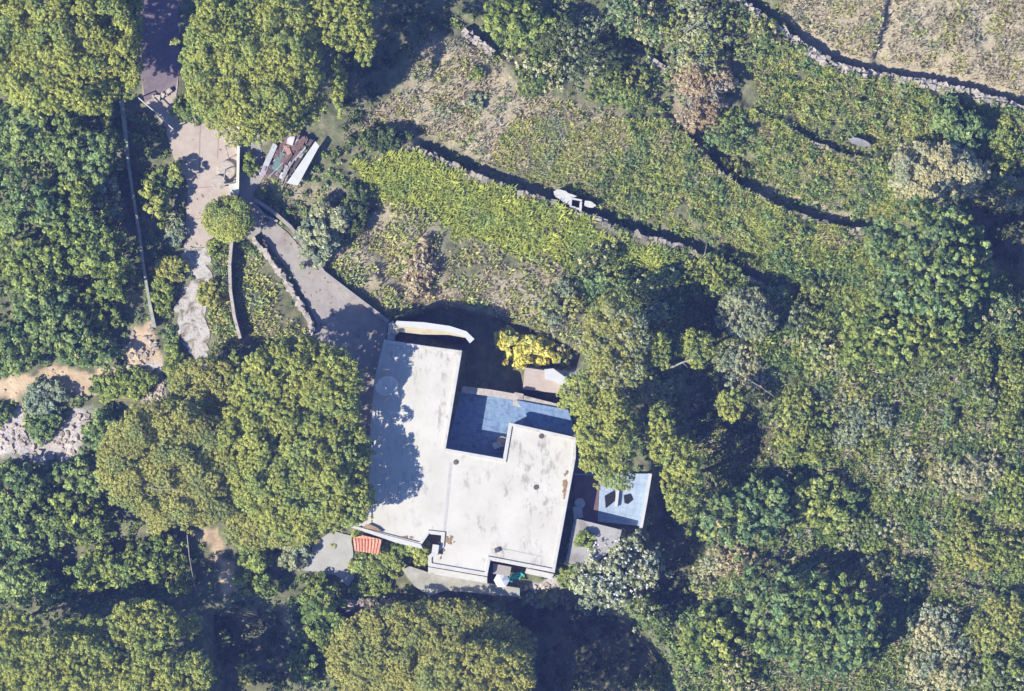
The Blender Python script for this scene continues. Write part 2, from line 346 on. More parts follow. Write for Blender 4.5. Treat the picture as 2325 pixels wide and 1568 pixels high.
c = mix(nt, sp.outputs[2], c, ramp(nt, n2, [(.35, (.30,.28,.26)), (.5, (.50,.46,.44)), (.68, (.66,.62,.60))]))
nt.links.new(c, bs.inputs['Base Color']); bs.inputs['Roughness'].default_value = .95; bs.inputs['Specular IOR Level'].default_value = .1
bump(nt, bs, n2, .7, .12); me.materials.append(GM)
tag(link('ground', me), kind='structure')

# ------------------------------------------------------------------ paved surfaces
def slab(name, poly, z0, z1, m, parent=None, kind='structure'):
    b = MB(); b.prism(poly, z0, z1); o = b.build(name, m, parent)
    if kind: tag(o, kind=kind)
    return o
def rough_edge(poly, amp=5, step=14, seed=1):
    out = []; r = np.random.default_rng(seed)
    for i in range(len(poly)):
        a, b = poly[i], poly[(i+1) % len(poly)]; n = max(1, int(math.hypot(b[0]-a[0], b[1]-a[1])/step))
        for k in range(n):
            t = k/n; j = amp if k else 0
            out.append((a[0]+(b[0]-a[0])*t+r.normal(0, .5)*j, a[1]+(b[1]-a[1])*t+r.normal(0, .5)*j))
    return out
slab('driveway', DRIVE, -.3, .06, CONC)
slab('lane', rough_edge(LANE, 3), -.3, .05, PINKC)
slab('asphalt_lane', [(318,-60),(405,-60),(408,150),(398,208),(372,216),(340,226),(330,232),(312,120)], .0, .056, surf('dark_asphalt', (.15,.12,.14), (.22,.18,.20), 1.5, .9))
slab('passage', PASS, -.3, .035, CONC)
lj = MB()
for (a, c) in (((455,268),(452,400)),((498,266),(494,360)),((428,428),(540,418)),((420,500),(470,494))):
    n_ = Vector((c[1]-a[1], a[0]-c[0])).normalized()*1.0
    lj.prism([(a[0]+n_.x,a[1]+n_.y),(c[0]+n_.x,c[1]+n_.y),(c[0]-n_.x,c[1]-n_.y),(a[0]-n_.x,a[1]-n_.y)], .04, .054)
tag(lj.build('lane_joints', surf('joint_grime', (.26,.19,.17), (.34,.26,.23), 4, .95)), kind='structure')
slab('gravel_path', rough_edge(PATH, 10, 10), -.3, .04, GRAVEL)
slab('grey_patio', rough_edge(PATIO, 2.5, 12, 4), -.4, .12, surf('grey_screed', (.33,.33,.31), (.43,.43,.41), 1.2, .9, fine=(.37,.37,.35)))
slab('courtyard', COURT, -2.6, 0.0, BLUET)
slab('south_terrace', SOUTHT, -2.2, 1.0, surf('old_paving', (.27,.265,.23), (.40,.385,.34), 1.5, .9, stain=(.30,.30,.20), stain_scale=1.2))

# ------------------------------------------------------------------ the house
hx, hy, _ = W(1100, 1100)
house = tag(empty('flat_roofed_house', (hx, hy, 0)), 'white flat-roofed house with an L-shaped roof wrapped round a blue tiled courtyard', 'house')
def inset(poly, d):
    n = len(poly); out = []; ar = sum(poly[i][0]*poly[(i+1) % n][1]-poly[(i+1) % n][0]*poly[i][1] for i in range(n)); s_ = 1 if ar > 0 else -1
    for i in range(n):
        p0, p1, p2 = Vector(poly[i-1]), Vector(poly[i]), Vector(poly[(i+1) % n])
        a, b = (p1-p0).normalized(), (p2-p1).normalized()
        na, nb = Vector((-a.y, a.x))*s_, Vector((-b.y, b.x))*s_
        k = na+nb; k = k/max(.35, 1+na.dot(nb)); out.append((p1.x+k.x*d, p1.y+k.y*d))
    return out
b = MB(); b.prism(inset(ROOF, 5), -2.6, 2.76); b.build('wall', WALLW, house)
b = MB(); b.prism(ROOF, 2.76, 3.0); roof = b.build('roof', ROOFW, house)
def ring(poly, wd, z0, z1):
    b = MB(); inn = inset(poly, wd); n = len(poly)
    for i in range(n):
        j = (i+1) % n; q = [poly[i], poly[j], inn[j], inn[i]]
        pts = [(float(X(a, z1)), float(Y(c, z1))) for a, c in q]
        k = len(b.v); b.v += [(x, y, z1) for x, y in pts]+[(x, y, z0) for x, y in pts]
        b.f += [(k+3, k+2, k+1, k), (k, k+1, k+5, k+4), (k+2, k+3, k+7, k+6)]
    return b
ring(inset(ROOF, 1), 7, 3.0, 3.13).build('parapet', ROOFEDGE, roof)
# lower ledge in front of the south edge, recess and lintel
b = MB(); b.prism([(972,1287),(1106,1310),(1106,1324),(972,1301)], -1, 2.35); b.build('ledge', ROOFEDGE, house)
b = MB(); b.prism([(1120,1279),(1161,1287),(1157,1308),(1119,1302)], .3, 2.3); b.build('balcony_slab', CONC, house)
b = MB(); b.prism([(1196,1290),(1258,1303),(1252,1314),(1192,1301)], -1.5, 2.5); b.build('eave', ROOFEDGE, house)
def wall_openings():
    # windows and doors on the walls that face the light and the courtyards: (p, q, t0, t1, z0, z1, is_door)
    for (p, q, t0, t1, z0, z1, door) in [((1309,992),(1308,1040),.2,.8,1,2,0), ((1302,1075),(1262,1290),.30,.42,.9,2.1,0), ((1302,1075),(1262,1290),.62,.74,.9,2.1,0),
            ((1106,1308),(972,1285),.2,.4,.4,1.8,0), ((1013,1017),(1050,795),.2,.32,.02,2.1,1), ((1013,1017),(1050,795),.45,.6,.9,2.1,0),
            ((1142,1040),(1013,1017),.25,.55,.02,2.2,1), ((838,1000),(850,860),.2,.5,.9,2.1,0), ((850,860),(872,770),.3,.65,.05,2.1,1), ((955,1240),(798,1196),.5,.65,.9,2.0,0)]:
        ax, ay, _ = W(*p, 2.76); bx_, by_, _ = W(*q, 2.76); d = Vector((bx_-ax, by_-ay, 0)); L = d.length; d.normalize()
        nrm = Vector((d.y, -d.x, 0)); c0 = Vector((ax, ay, 0))+d*L*(t0+t1)/2
        mid = ((p[0]+q[0])/2, (p[1]+q[1])/2)
        tst = c0+nrm*.4; ppx, ppy = tst.x/K+1162.5, 784-tst.y/K
        if in_poly(np.array([ppx]), np.array([ppy]), ROOF)[0]: nrm = -nrm
        base = c0-nrm*.16; ang = math.atan2(d.y, d.x); wd = L*(t1-t0); zc = (z0+z1)/2
        f = MB(); f.box((base.x, base.y, zc), (wd, .08, z1-z0), ang)
        o = f.build('door' if door else 'window', DARKW if door else WHITEP, house)
        g = MB(); gp = base+nrm*.045; g.box((gp.x, gp.y, zc+(.1 if door else 0)), (wd*.82, .03, (z1-z0)*.8), ang); g.build('pane', GLASS, o)
wall_openings()
# roof furniture
def P3(px, py, z): return W(px, py, z)
d = tag(empty('satellite_dish', P3(878, 878, 3.0)), 'large round satellite dish on the shaded west edge of the white roof', 'dish')
b = MB(); prof = [(.02, 0), (.3, .02), (.6, .09), (.9, .22), (.92, .24), (.9, .26), (.6, .13), (.3, .06), (.02, .04)]
b.disc(P3(876, 872, 3.75), prof, 24, (.55, .25)); b.build('bowl', WHITEP, d, True)
b = MB(); b.tube([P3(878, 880, 3.0), P3(877, 874, 3.75)], .05, 8); b.build('mount', METAL, d)
b = MB(); b.tube([P3(876, 886, 3.75), P3(872, 872, 4.5)], .02, 6); b.box(P3(872, 871, 4.5), (.12, .12, .14)); b.build('feed_arm', METAL, d)
b = MB(); b.tube([P3(872, 838, 3.0), P3(872, 838, 5.2)], .035, 8)
for k in range(4): b.tube([(P3(872,838,5.1)[0]-.4+.05*k, P3(872,838,5.1)[1], 5.1-.22*k), (P3(872,838,5.1)[0]+.4-.05*k, P3(872,838,5.1)[1], 5.1-.22*k)], .012, 5)
tag(b.build('roof_aerial', METAL), 'thin metal aerial mast on the white roof just above the satellite dish', 'aerial')
def block(name, label, cat, px, py, z, sz, rz, m, cap=True):
    o = tag(empty(name, P3(px, py, z)), label, cat); x, y, _ = P3(px, py, z+sz[2])
    b = MB(); b.box((x, y, z+sz[2]/2), sz, rz); b.build('shaft', m, o)
    if cap: b = MB(); b.box((x, y, z+sz[2]+.04), (sz[0]*1.18, sz[1]*1.18, .08), rz); b.build('cap', ROOFEDGE, o)
    return o
block('chimney', 'small white chimney stub beside the notch in the south edge of the roof', 'chimney', 988, 1249, 2.4, (.42, .75, 1.0), -.15, WHITEP)
block('chimney', 'low dark-capped vent block near the recess at the south roof edge', 'vent', 1128, 1249, 3.0, (.34, .34, .25), .3, DARKW, False)
for i, (px, py, lab) in enumerate([(1217,1106,'small dark roof drain in the middle of the white eastern roof'),(1035,1049,'small dark roof drain beside the lower left corner of the courtyard'),(1229,990,'flat dark roof drain just below the courtyard steps side of the roof')]):
    b = MB(); x, y, _ = P3(px, py, 3.02); b.disc((x, y, 3.005), [(.2, 0), (.2, .05), (.12, .06)], 12); tag(b.build('roof_drain', DARKW), lab, 'drain', 'drains in the white roof')
b = MB(); b.prism([(1172,908),(1290,930),(1308,990),(1215,971)], .0, 1.25); tag(b.build('raised_courtyard', BLUET), kind='structure')
b = MB(); r = np.random.default_rng(77)
for (cx0, cy0, sx, sy, n) in ((1284,1112,5,26,60),(1286,1150,3,14,20),(1015,1225,14,10,26),(1000,1250,8,8,12),(1180,1290,20,5,12),(920,1222,26,5,18),(1100,795,4,4,0)):
    for i in range(n):
        px, py = cx0+r.normal(0, sx*.5), cy0+r.normal(0, sy*.5); x, y, _ = P3(px, py, 3.03)
        if in_poly(np.array([px]), np.array([py]), inset(ROOF, 4))[0]: b.box((x, y, 3.02), (r.uniform(.05,.3), r.uniform(.04,.2), .04), r.uniform(0, 3), 0, 0, .15, r)
tag(b.build('leaf_litter', surf('brown_litter', (.20,.13,.07), (.34,.25,.15), 6, .95)), 'brown leaf litter gathered along the right edge and lower corners of the roof', 'leaf litter', kind='stuff')
for poly in ([(1020,1050),(1027,1051),(1010,1225),(1004,1224)], [(1128,1242),(1131,1243),(1230,1262),(1229,1265)]):
    b = MB(); b.prism(poly, 3.0, 3.012); b.build('seam', surf('roof_patch', (.40,.39,.37), (.50,.49,.47), 3, .9), roof)
# courtyard edge wall, pillar, chair-like planter
def path_wall(name, label, cat, pts, wd, h, m, zb=None, group=None, cap=None, z=None):
    """rendered wall along a plan polyline; z base follows the ground unless zb given"""
    b = MB(); L = []; R_ = []
    q = [Vector(p) for p in pts]
    for i, p in enumerate(q):
        a = (q[min(i+1, len(q)-1)]-q[max(i-1, 0)]).normalized(); n_ = Vector((-a.y, a.x)); wv = wd[i] if hasattr(wd, '__len__') else wd
        L.append(p+n_*wv/2); R_.append(p-n_*wv/2)
    for i in range(len(q)-1):
        zt = h if zb is not None else float(max(gz(q[i].x, q[i].y)[0], gz(q[i+1].x, q[i+1].y)[0]))+h
        z0 = (zb if zb is not None else -2.2)
        b.prism([tuple(L[i]), tuple(L[i+1]), tuple(R_[i+1]), tuple(R_[i])], z0, (zb+h) if zb is not None else zt)
    return tag(b.build(name, m), label, cat, group)
path_wall('courtyard_wall', 'low pale parapet wall along the upper edge of the blue courtyard', 'wall', [(1048,884),(1111,891),(1180,903),(1289,930)], 15, 3.45, PALESTONE, -2.4)
b = MB(); b.prism([(1168,890),(1189,894),(1185,925),(1164,920)], .0, 1.1); tag(b.build('stone_pillar', PALESTONE), 'square pale stone pillar breaking the courtyard parapet wall', 'pillar')
st = tag(empty('garden_steps', P3(1240, 862, 0)), 'pale pinkish stepped terrace between the yellow tree and the courtyard', 'steps')
for i in range(5):
    t0, t1 = i/5, (i+1)/5
    lf = lambda t: (1192+(1187-1192)*t, 834+49*t); rt = lambda t: (1270+36*t if t < .75 else 1297-40*(t-.75), 845+50*t)
    b = MB(); b.prism([lf(t0), rt(t0), rt(t1), lf(t1)], -2.4, .05+.1*(4-i)); b.build('step', PINKC, st)
b = MB(); b.prism([(1236,838),(1256,836),(1300,868),(1303,892),(1284,888),(1262,866),(1238,860)], -.4, .62); tag(b.build('pale_slab', WHITEP), 'broken white slab lying across the pinkish garden steps', 'slab')
o = tag(empty('planter', P3(1140, 1002, 0)), 'stone planter in the corner of the blue courtyard against the white roof', 'planter')
b = MB(); b.disc(P3(1140,1002,0), [(.28,0),(.38,.5),(.42,.55),(.34,.56),(.3,.4)], 14); b.build('pot', PALESTONE, o)
b = MB(); b.box(P3(1128,1010,.25), (.6,.5,.45), .4); tag(b.build('crate', WHITEP), 'white box on the blue courtyard floor beside the stone planter', 'box')
# curved north wall
path_wall('screen_wall', 'cream wall with white coping standing just above the upper edge of the roof', 'wall', [(893,757),(903,740),(960,746),(1020,752),(1056,762)], [14,26,26,16,9], 5.35, CREAM, -2.2)
path_wall('wall_coping', 'thin white coping running along the outer edge of the cream wall', 'coping', [(900,733),(960,738),(1020,746),(1056,757),(1072,774)], [10,14,13,12,14], 5.7, WHITEP, -2.2)
b = MB(); b.prism([(882,735),(892,728),(900,738),(896,772),(880,770)], -.2, 1.2); tag(b.build('gate_pier', WHITEP), 'white pier where the driveway wall meets the house corner', 'pier')
# east terrace
slab('east_terrace', EFLOOR, -2.6, .4, PALEBLUE)
b = MB(); b.prism([(1303,1078),(1362,1079),(1357,1188),(1304,1178)], .38, .42); tag(b.build('maroon_shaded_floor', MAROON), kind='structure')  # maroon strip ends at the house's shadow edge; shade is in its colour
ex = tag(empty('terrace_extension', P3(1350, 1230, 0)), 'single-storey extension with flat grey roof beside the white-flowering shrub', 'extension')
b = MB(); b.prism(inset(ESLAB, 3), -2.6, 1.75); b.build('wall', WALLW, ex)
b = MB(); b.prism(ESLAB, 1.75, 1.9); b.build('roof', surf('grey_roof', (.30,.295,.29), (.40,.39,.38), 1, .85, stain=(.22,.20,.18)), ex)
path_wall('terrace_wall', 'white parapet wall on the outer edge of the pale blue terrace', 'wall', [(1477,1075),(1466,1140),(1455,1200)], 7, 4.0, WHITEP, -2.6)
for i, (pl, lab) in enumerate([([(1373,1125),(1396,1112),(1398,1136),(1375,1154)], 'larger slanted dark opening in the pale blue terrace, shown as a flat black patch'), ([(1416,1124),(1432,1120),(1438,1134),(1426,1144),(1418,1142)], 'smaller rounded dark opening in the pale blue terrace, shown as a flat black patch')]):
    b = MB(); b.prism(pl, .40, .44); tag(b.build('black_opening', BLACK), lab, 'sheet', 'dark terrace openings shown as black patches')  # flat black patches paint the darkness of openings in the terrace
b = MB(); b.prism([(1400,1112),(1406,1113),(1402,1150),(1395,1149)], .4, .75); tag(b.build('divider', WHITEP), 'short white divider between the two black-painted openings of the terrace', 'divider')
b = MB(); x, y, z = P3(1316,1142,.42); b.disc((x, y, .42), [(.42,0),(.42,.65),(.36,.7),(.02,.72)], 16); tag(b.build('water_barrel', METAL), 'grey round water barrel in the shade of the east terrace', 'barrel')
b = MB(); x, y, z = P3(1312,1162,.42); b.box((x, y, .85), (.7,.9,.85), .1); tag(b.build('utility_cabinet', METAL), 'grey box cabinet beside the water barrel on the east terrace', 'cabinet')
# terracotta roof, canopy, coping
sh = tag(empty('tool_shed', P3(833, 1237, 0)), 'tiny shed with terracotta tiled roof beside the grey patio', 'shed')
TC = [(801,1221),(824,1215),(868,1225),(861,1259),(805,1249)]
b = MB(); b.prism(inset(TC, 4), -.3, 1.7); b.build('wall', WALLW, sh)
b = MB(); b.prism(TC, 1.7, 1.8)
x0, y0, _ = W(801,1221,1.8); x1, y1, _ = W(868,1225,1.8); x2, y2, _ = W(805,1249,1.8); x3, y3, _ = W(861,1259,1.8)
for i in range(9):
    t = (i+.5)/9; b.tube([(x0+(x1-x0)*t, y0+(y1-y0)*t-.05, 1.83), (x2+(x3-x2)*t, y2+(y3-y2)*t, 1.80)], .085, 6)
b.build('tiled_roof', REDT, sh)
b = MB(); b.prism([(797,1197),(805,1193),(872,1213),(955,1235),(960,1246),(900,1232),(860,1218)], 2.2, 3.2); tag(b.build('edge_coping', ROOFEDGE), 'slanting white coping along the lower left roof edge above the terracotta shed', 'coping')
b = MB(); b.prism([(822,1197),(838,1189),(856,1197),(868,1207)], 3.02, 3.28); tag(b.build('brown_board', surf('brown_board', (.26,.18,.12), (.36,.26,.18), 2, .8)), 'brown board lying at the lower left corner of the white roof', 'board')
# things in the south recess
o = tag(empty('parasol', P3(1139, 1317, .3)), 'pale blue-white parasol below the recess in the south side of the house', 'parasol')
b = MB(); b.tube([P3(1139,1317,.3), P3(1139,1317,2.2)], .03, 8); b.build('pole', METAL, o)
b = MB(); cx, cy, _ = P3(1139,1317,2.2); n = 6
b.add([(cx, cy, 2.35)]+[(cx+.62*math.cos(k*math.pi/3), cy+.62*math.sin(k*math.pi/3), 1.95) for k in range(n)]+[(cx, cy, 2.28)]+[(cx+.6*math.cos(k*math.pi/3), cy+.6*math.sin(k*math.pi/3), 1.92) for k in range(n)],
      [(0, 1+k, 1+(k+1) % n) for k in range(n)]+[(7, 8+(k+1) % n, 8+k) for k in range(n)]); b.build('canopy', surf('pale_canvas', (.60,.68,.78), (.75,.80,.86), 2, .8), o)
b = MB(); rg = np.random.default_rng(3)
g = 9; vs = []
for i in range(g):
    for j in range(g):
        u, v = i/(g-1), j/(g-1); px = 1160+32*u-6*v+rg.normal(0, .8); py = 1322-16*u-14*v*(.4+.6*math.sin(3.1*u+.2)); vs.append(W(px, py, .95+.12*math.sin(6*u+2*v)+.08*rg.normal()))
b.add(vs, [(i*g+j, (i+1)*g+j, (i+1)*g+j+1, i*g+j+1) for i in range(g-1) for j in range(g-1)])
b.add([(x, y, z-.9) for x, y, z in vs], [(i*g+j, i*g+j+1, (i+1)*g+j+1, (i+1)*g+j) for i in range(g-1) for j in range(g-1)])
tag(b.build('turquoise_tarp', CYAN), 'crumpled turquoise tarpaulin beside the parasol at the south side', 'tarpaulin')

# ------------------------------------------------------------------ stone walls
def stone_wall(name, label, pts, wd, h, m=STONE, cat='wall', group=None, retaining=False, seed=1, size=.34):
    r = np.random.default_rng(seed); b = MB(); q = [Vector(p) for p in pts]
    for i in range(len(q)-1):
        a, c = q[i], q[i+1]; L = (c-a).length*K; d = (c-a).normalized(); n_ = Vector((d.y, -d.x))   # n_: the upper-right side
        if n_.y > 0 and retaining: n_ = -n_
        steps = max(1, int(L/(size*.75)))
        for s_ in range(steps):
            for row in range(max(1, int(wd*K/(size*.8)))):
                nr = max(1, int(wd*K/(size*.8)))
                off = ((row+.5)/nr-.5)*wd+r.normal(0, 1.5); p = a+(c-a)*((s_+r.uniform(.2, .8))/steps)+n_*off
                gzv = float(gz(p.x-n_.x*wd, p.y-n_.y*wd)[0]) if retaining else float(gz(p.x, p.y)[0])
                top = gzv+h+r.normal(0, .06)
                nl = 1 if not retaining else 1
                sz = size*r.uniform(.7, 1.35)
                hh = max(.3, h+.15) if not retaining else 1.3
                x, y, _ = W(p.x, p.y, top)
                b.box((x, y, top-hh/2), (sz*1.15, sz, hh), math.atan2(-d.y, d.x)+r.normal(0, .35), r.normal(0, .08), r.normal(0, .08), .06, r)
    return tag(b.build(name, m), label, cat, group)
TW = 'dry-stone terrace walls'
stone_wall('retaining_wall', 'long dry-stone terrace wall below the beige meadow in the upper right', STEPL[0][0], 20, .10, PALESTONE, group=TW, retaining=True, seed=11)
stone_wall('retaining_wall', 'short terrace wall under the small pale pool of the right-hand slope', STEPL[2][0], 11, .06, group=TW, retaining=True, seed=12)
stone_wall('retaining_wall', 'short piece of terrace wall at the right picture edge above the dark shadow', STEPL[3][0], 12, .08, group=TW, retaining=True, seed=13)
stone_wall('retaining_wall', 'terrace wall running from the dead tan tree down to the large right-hand tree', STEPL[4][0], 9, .02, group=TW, retaining=True, seed=14)
stone_wall('retaining_wall', 'longest central terrace wall crossing under the white broken trough', STEPL[5][0], 12, .06, group=TW, retaining=True, seed=15)
stone_wall('retaining_wall', 'short white stone wall at the top of the dry grass slope near the pine shadow', [(1052,72),(1080,92),(1120,122)], 16, .12, PALESTONE, group=TW, retaining=True, seed=16)
stone_wall('retaining_wall', 'short pale wall beside the dead tan tree', [(1470,128),(1510,156),(1550,182)], 13, .12, PALESTONE, group=TW, retaining=True, seed=17)
stone_wall('retaining_wall', 'small curved stone edge in the lower right thicket', STEPL[9][0], 12, .1, PALESTONE, group=TW, retaining=True, seed=18)
stone_wall('stone_wall', 'rough pinkish stone wall along the left edge of the concrete driveway', [(572,538),(600,572),(640,625),(680,690),(700,725),(712,745),(698,765)], 13, .75, PALESTONE, seed=21)
stone_wall('stone_wall', 'low broken stone kerb between the rough wall and the driveway surface', [(598,548),(608,578)], 8, .55, DARKW, seed=22)
path_wall('garden_wall', 'narrow curved tan wall below the small round pine', 'wall', [(526,545),(521,600),(523,660),(532,720),(545,768)], 7, 1.25, PALESTONE)
path_wall('driveway_wall', 'long low concrete wall on the right edge of the driveway down to the house corner', 'wall', [(578,452),(620,480),(660,515),(690,555),(735,618),(800,668),(882,730)], 8, .85, CONC)
path_wall('driveway_wall', 'short inner concrete wall at the top of the driveway', 'wall', [(582,466),(600,488),(630,502)], 5, .6, PALESTONE)
path_wall('gate_wall', 'straight cream wall on the right side of the pinkish courtyard lane', 'wall', [(541,262),(541,340),(539,438)], 6, 1.0, surf('cream_coping', (.62,.62,.48), (.74,.74,.60), 2, .8))
path_wall('boundary_wall', 'long thin pale boundary wall running down beside the shaded left-hand thicket', 'wall', [(275,228),(283,290),(291,370),(303,450),(316,530),(328,620),(340,690),(350,742)], [8,9,6,6,6,6,7,9], .9, surf('mossy_coping', (.22,.25,.20), (.42,.42,.36), 2, .9))
stone_wall('stone_wall', 'row of pale stones across the shaded lane at its bend', [(345,222),(372,214),(390,205)], 8, .4, PALESTONE, seed=23)
b = MB(); b.tube([W(315,222,1.4), W(350,252,1.3), W(392,292,1.2)], .05, 6); b.tube([W(315,222,0), W(315,222,1.45)], .05, 6); b.tube([W(392,292,0), W(392,292,1.25)], .05, 6)
tag(b.build('barrier_pole', WHITEP), 'slanting white barrier pole at the left corner of the lane', 'barrier')
b = MB(); b.tube([W(575,462,.6), W(600,485,.6), W(618,502,.6)], .03, 6); b.tube([W(575,462,0), W(575,462,.6)], .03, 6); b.tube([W(618,502,0), W(618,502,.6)], .03, 6); tag(b.build('handrail', METAL), 'thin metal handrail beside the top of the driveway', 'rail')
b = MB(); r = np.random.default_rng(66)
for i in range(5200):
    px, py = r.uniform(315, 885), r.uniform(-20, 880); P_ = DRIVE if px > 590 else LANE
    d = float(sdf(np.array([px]), np.array([py]), P_)[0])
    if d > -1 or r.uniform() > math.exp(d/5.)+.05: continue
    x, y, _ = W(px, py, .06); b.box((x, y, .07), (r.uniform(.04, .22), r.uniform(.03, .12), .03), r.uniform(0, 3), 0, 0, .15, r)
tag(b.build('fallen_needles', surf('needle_litter', (.15,.11,.06), (.30,.24,.14), 6, .95)), 'brown fallen needles gathered along the edges of the lane and driveway', 'leaf litter', kind='stuff')
# dirt bank crest rocks
b = MB(); r = np.random.default_rng(8)
for i in range(900):
    k = r.integers(0, 7); P_ = [PATH, DIRT, ROCKY, DIRT2, [(1190,1335),(1260,1320),(1300,1370),(1200,1380)], [(330,840),(372,840),(372,930),(330,930)], ROCKY][k]
    xs = [p[0] for p in P_]; ys = [p[1] for p in P_]
    px, py = r.uniform(min(xs), max(xs)), r.uniform(min(ys), max(ys))
    if not in_poly(np.array([px]), np.array([py]), P_)[0]: continue
    sz = r.uniform(.08, .38)*(.45 if P_ is PATH else 1); z = float(gz(px, py)[0]); x, y, _ = W(px, py, z)
    b.box((x, y, z+sz*.2), (sz, sz*.8, sz*.6), r.uniform(0, 3), r.normal(0, .3), r.normal(0, .3), .12, r)
tag(b.build('loose_stones', surf('pinkish_stones', (.36,.30,.25), (.52,.45,.39), 4, .95)), 'pale loose stones scattered on the bare ground', 'stones', kind='stuff')

# ------------------------------------------------------------------ junk pile by the pine, trough, pool, garden things
def board(name, label, cat, poly, z0, z1, m, group=None): b = MB(); b.prism(poly, z0, z1); return tag(b.build(name, m), label, cat, group)
board('plank', 'long white plank lying along the right side of the scrap pile', 'panel', [(716,320),(725,331),(676,421),(651,415)], .95, 1.08, WHITEP)
board('metal_sheet', 'narrow blue-white metal sheet on the left of the scrap pile', 'sheet', [(620,324),(630,331),(609,378),(598,372)], .75, .80, METAL)
board('teal_sheet', 'dull teal sheet in the middle of the scrap pile', 'sheet', [(635,344),(654,350),(636,392),(616,382)], .62, .66, TEAL)
board('board', 'faded lilac board at the lower left of the scrap pile', 'board', [(598,372),(610,376),(602,398),(590,396)], .45, .5, surf('lilac_board', (.36,.28,.36), (.46,.38,.46), 2, .8))
board('board', 'orange-pink board lying across the top of the scrap pile', 'board', [(643,330),(656,330),(662,348),(652,352)], .72, .78, surf('pink_board', (.36,.20,.16), (.46,.28,.23), 2, .8))
board('board', 'pale square board at the upper end of the scrap pile', 'board', [(654,306),(670,310),(664,330),(650,326)], .8, .85, surf('pale_board', (.50,.46,.48), (.62,.58,.58), 2, .8))
board('board', 'small white board at the foot of the scrap pile', 'board', [(636,390),(654,392),(648,408),(634,404)], .5, .56, WHITEP)
tr = tag(empty('scrap_trailer', P3(650, 365, 0)), 'dark flat trailer loaded with scrap beneath the edge of the upper pine', 'trailer')
b = MB(); b.prism([(652,296),(712,318),(650,412),(588,390)], .3, .45); b.build('bed', DARKW, tr)
for p in ((610,372),(640,410),(672,312),(702,340)):
    b = MB(); x, y, _ = W(*p); b.disc((x, y, .22), [(.1,-.09),(.26,-.09),(.28,0),(.26,.09),(.1,.09)], 14, (math.pi/2, 1.0)); b.build('wheel', BLACK, tr)
b = MB(); r = np.random.default_rng(5)
for i in range(46):
    px, py = r.uniform(605, 700), r.uniform(305, 405)
    if not in_poly(np.array([px]), np.array([py]), [(655,300),(708,320),(652,405),(598,385)])[0]: continue
    x, y, _ = W(px, py); b.box((x, y, r.uniform(.48, .62)), (r.uniform(.15, .5), r.uniform(.3, 1.3), r.uniform(.06, .2)), 1.0+r.normal(0, .25)-1.57, r.normal(0, .1), r.normal(0, .1), .05, r)
tag(b.build('scrap_heap', RUST), 'heap of rusty brown scrap on the flat trailer', 'scrap', kind='stuff')
b = MB(); r = np.random.default_rng(55)
for i in range(26):
    px, py = r.uniform(600, 700), r.uniform(305, 410)
    if not in_poly(np.array([px]), np.array([py]), [(650,303),(706,322),(650,408),(594,385)])[0]: continue
    x, y, _ = W(px, py); b.box((x, y, r.uniform(.5, .75)), (r.uniform(.06, .28), r.uniform(.5, 2.0), .05), -.57+r.normal(0, .18), r.normal(0, .08), r.normal(0, .08), .04, r)
tag(b.build('scrap_boards', surf('grey_boards', (.24,.22,.23), (.46,.44,.45), 6, .9)), 'grey weathered boards strewn over the rusty scrap', 'scrap', kind='stuff')
for (a, c, z, lab) in [((630,323),(668,288),1.6,'thin pale pole sloping over the upper end of the scrap pile'), ((639,430),(654,398),.5,'thin pale pole at the foot of the long white panel'), ((701,380),(716,398),.3,'short pole lying in the shade right of the white panel')]:
    b = MB(); b.tube([W(*a, z), W(*c, z+.3)], .04, 6); tag(b.build('pole', PALEBARK), lab, 'pole', 'poles round the scrap pile')
b = MB(); x, y, _ = W(597, 387); n = 16
rr = [(.26, 0), (.36, .1), (.36, .2), (.26, .26), (.18, .2), (.18, .05)]
b.disc((x, y, .1), [(.36,0),(.4,.1),(.36,.2),(.2,.22)], 16); o = tag(b.build('white_tub', WHITEP), 'round white tub with a dark middle at the lower left of the scrap pile', 'tub')
b = MB(); b.disc((x, y, .30), [(.17,0),(.17,.03)], 12); b.build('tub_opening', BLACK, o)  # black disc paints the dark inside of the tub
# trough under terrace wall
o = tag(empty('stone_trough', P3(1300, 458, -.6)), 'white broken cistern with a dark square opening on the central terrace wall', 'cistern')
zb = -.35
b = MB(); b.prism(rough_edge([(1257,434),(1266,429),(1284,433),(1300,441),(1310,445),(1300,449),(1294,464),(1278,458),(1262,447)], 1.6, 6, 9), -1.4, zb+.46); b.build('slab', ROOFEDGE, o)
for q in ([(1296,447),(1322,453),(1321,457),(1295,451)], [(1295,451),(1299,452),(1297,470),(1292,468)], [(1317,457),(1322,458),(1320,480),(1315,479)], [(1297,466),(1316,472),(1315,477),(1296,471)]):
    b = MB(); b.prism(rough_edge(q, .7, 5, int(q[0][0])), -1.4, zb+.52); b.build('frame', ROOFEDGE, o)
b = MB(); b.prism([(1298,452),(1317,457),(1316,472),(1297,466)], -1.4, zb-.2); b.build('opening', BLACK, o)  # black fill paints the darkness inside the cistern
b = MB(); b.prism(rough_edge([(1328,455),(1344,458),(1354,466),(1346,471),(1336,470),(1326,466)], 1.3, 5, 19), -1.4, zb+.30); b.build('block', ROOFEDGE, o)
b = MB(); b.tube([W(1310,484,.3), W(1360,492,.2), W(1380,500,.1)], .05, 6); tag(b.build('pipe', METAL), 'thin pipe running right from the white broken cistern', 'pipe')
# pale pool on the right slope
b = MB(); b.prism([(1928,316),(1936,311),(1950,313),(1964,318),(1974,324),(1976,331),(1962,333),(1948,328),(1934,324)], -.6, .02); tag(b.build('pale_basin', surf('pale_lilac', (.20,.20,.21), (.32,.32,.33), 2, .7)), 'pale lilac basin half hidden in the grass of the right terraces', 'basin')
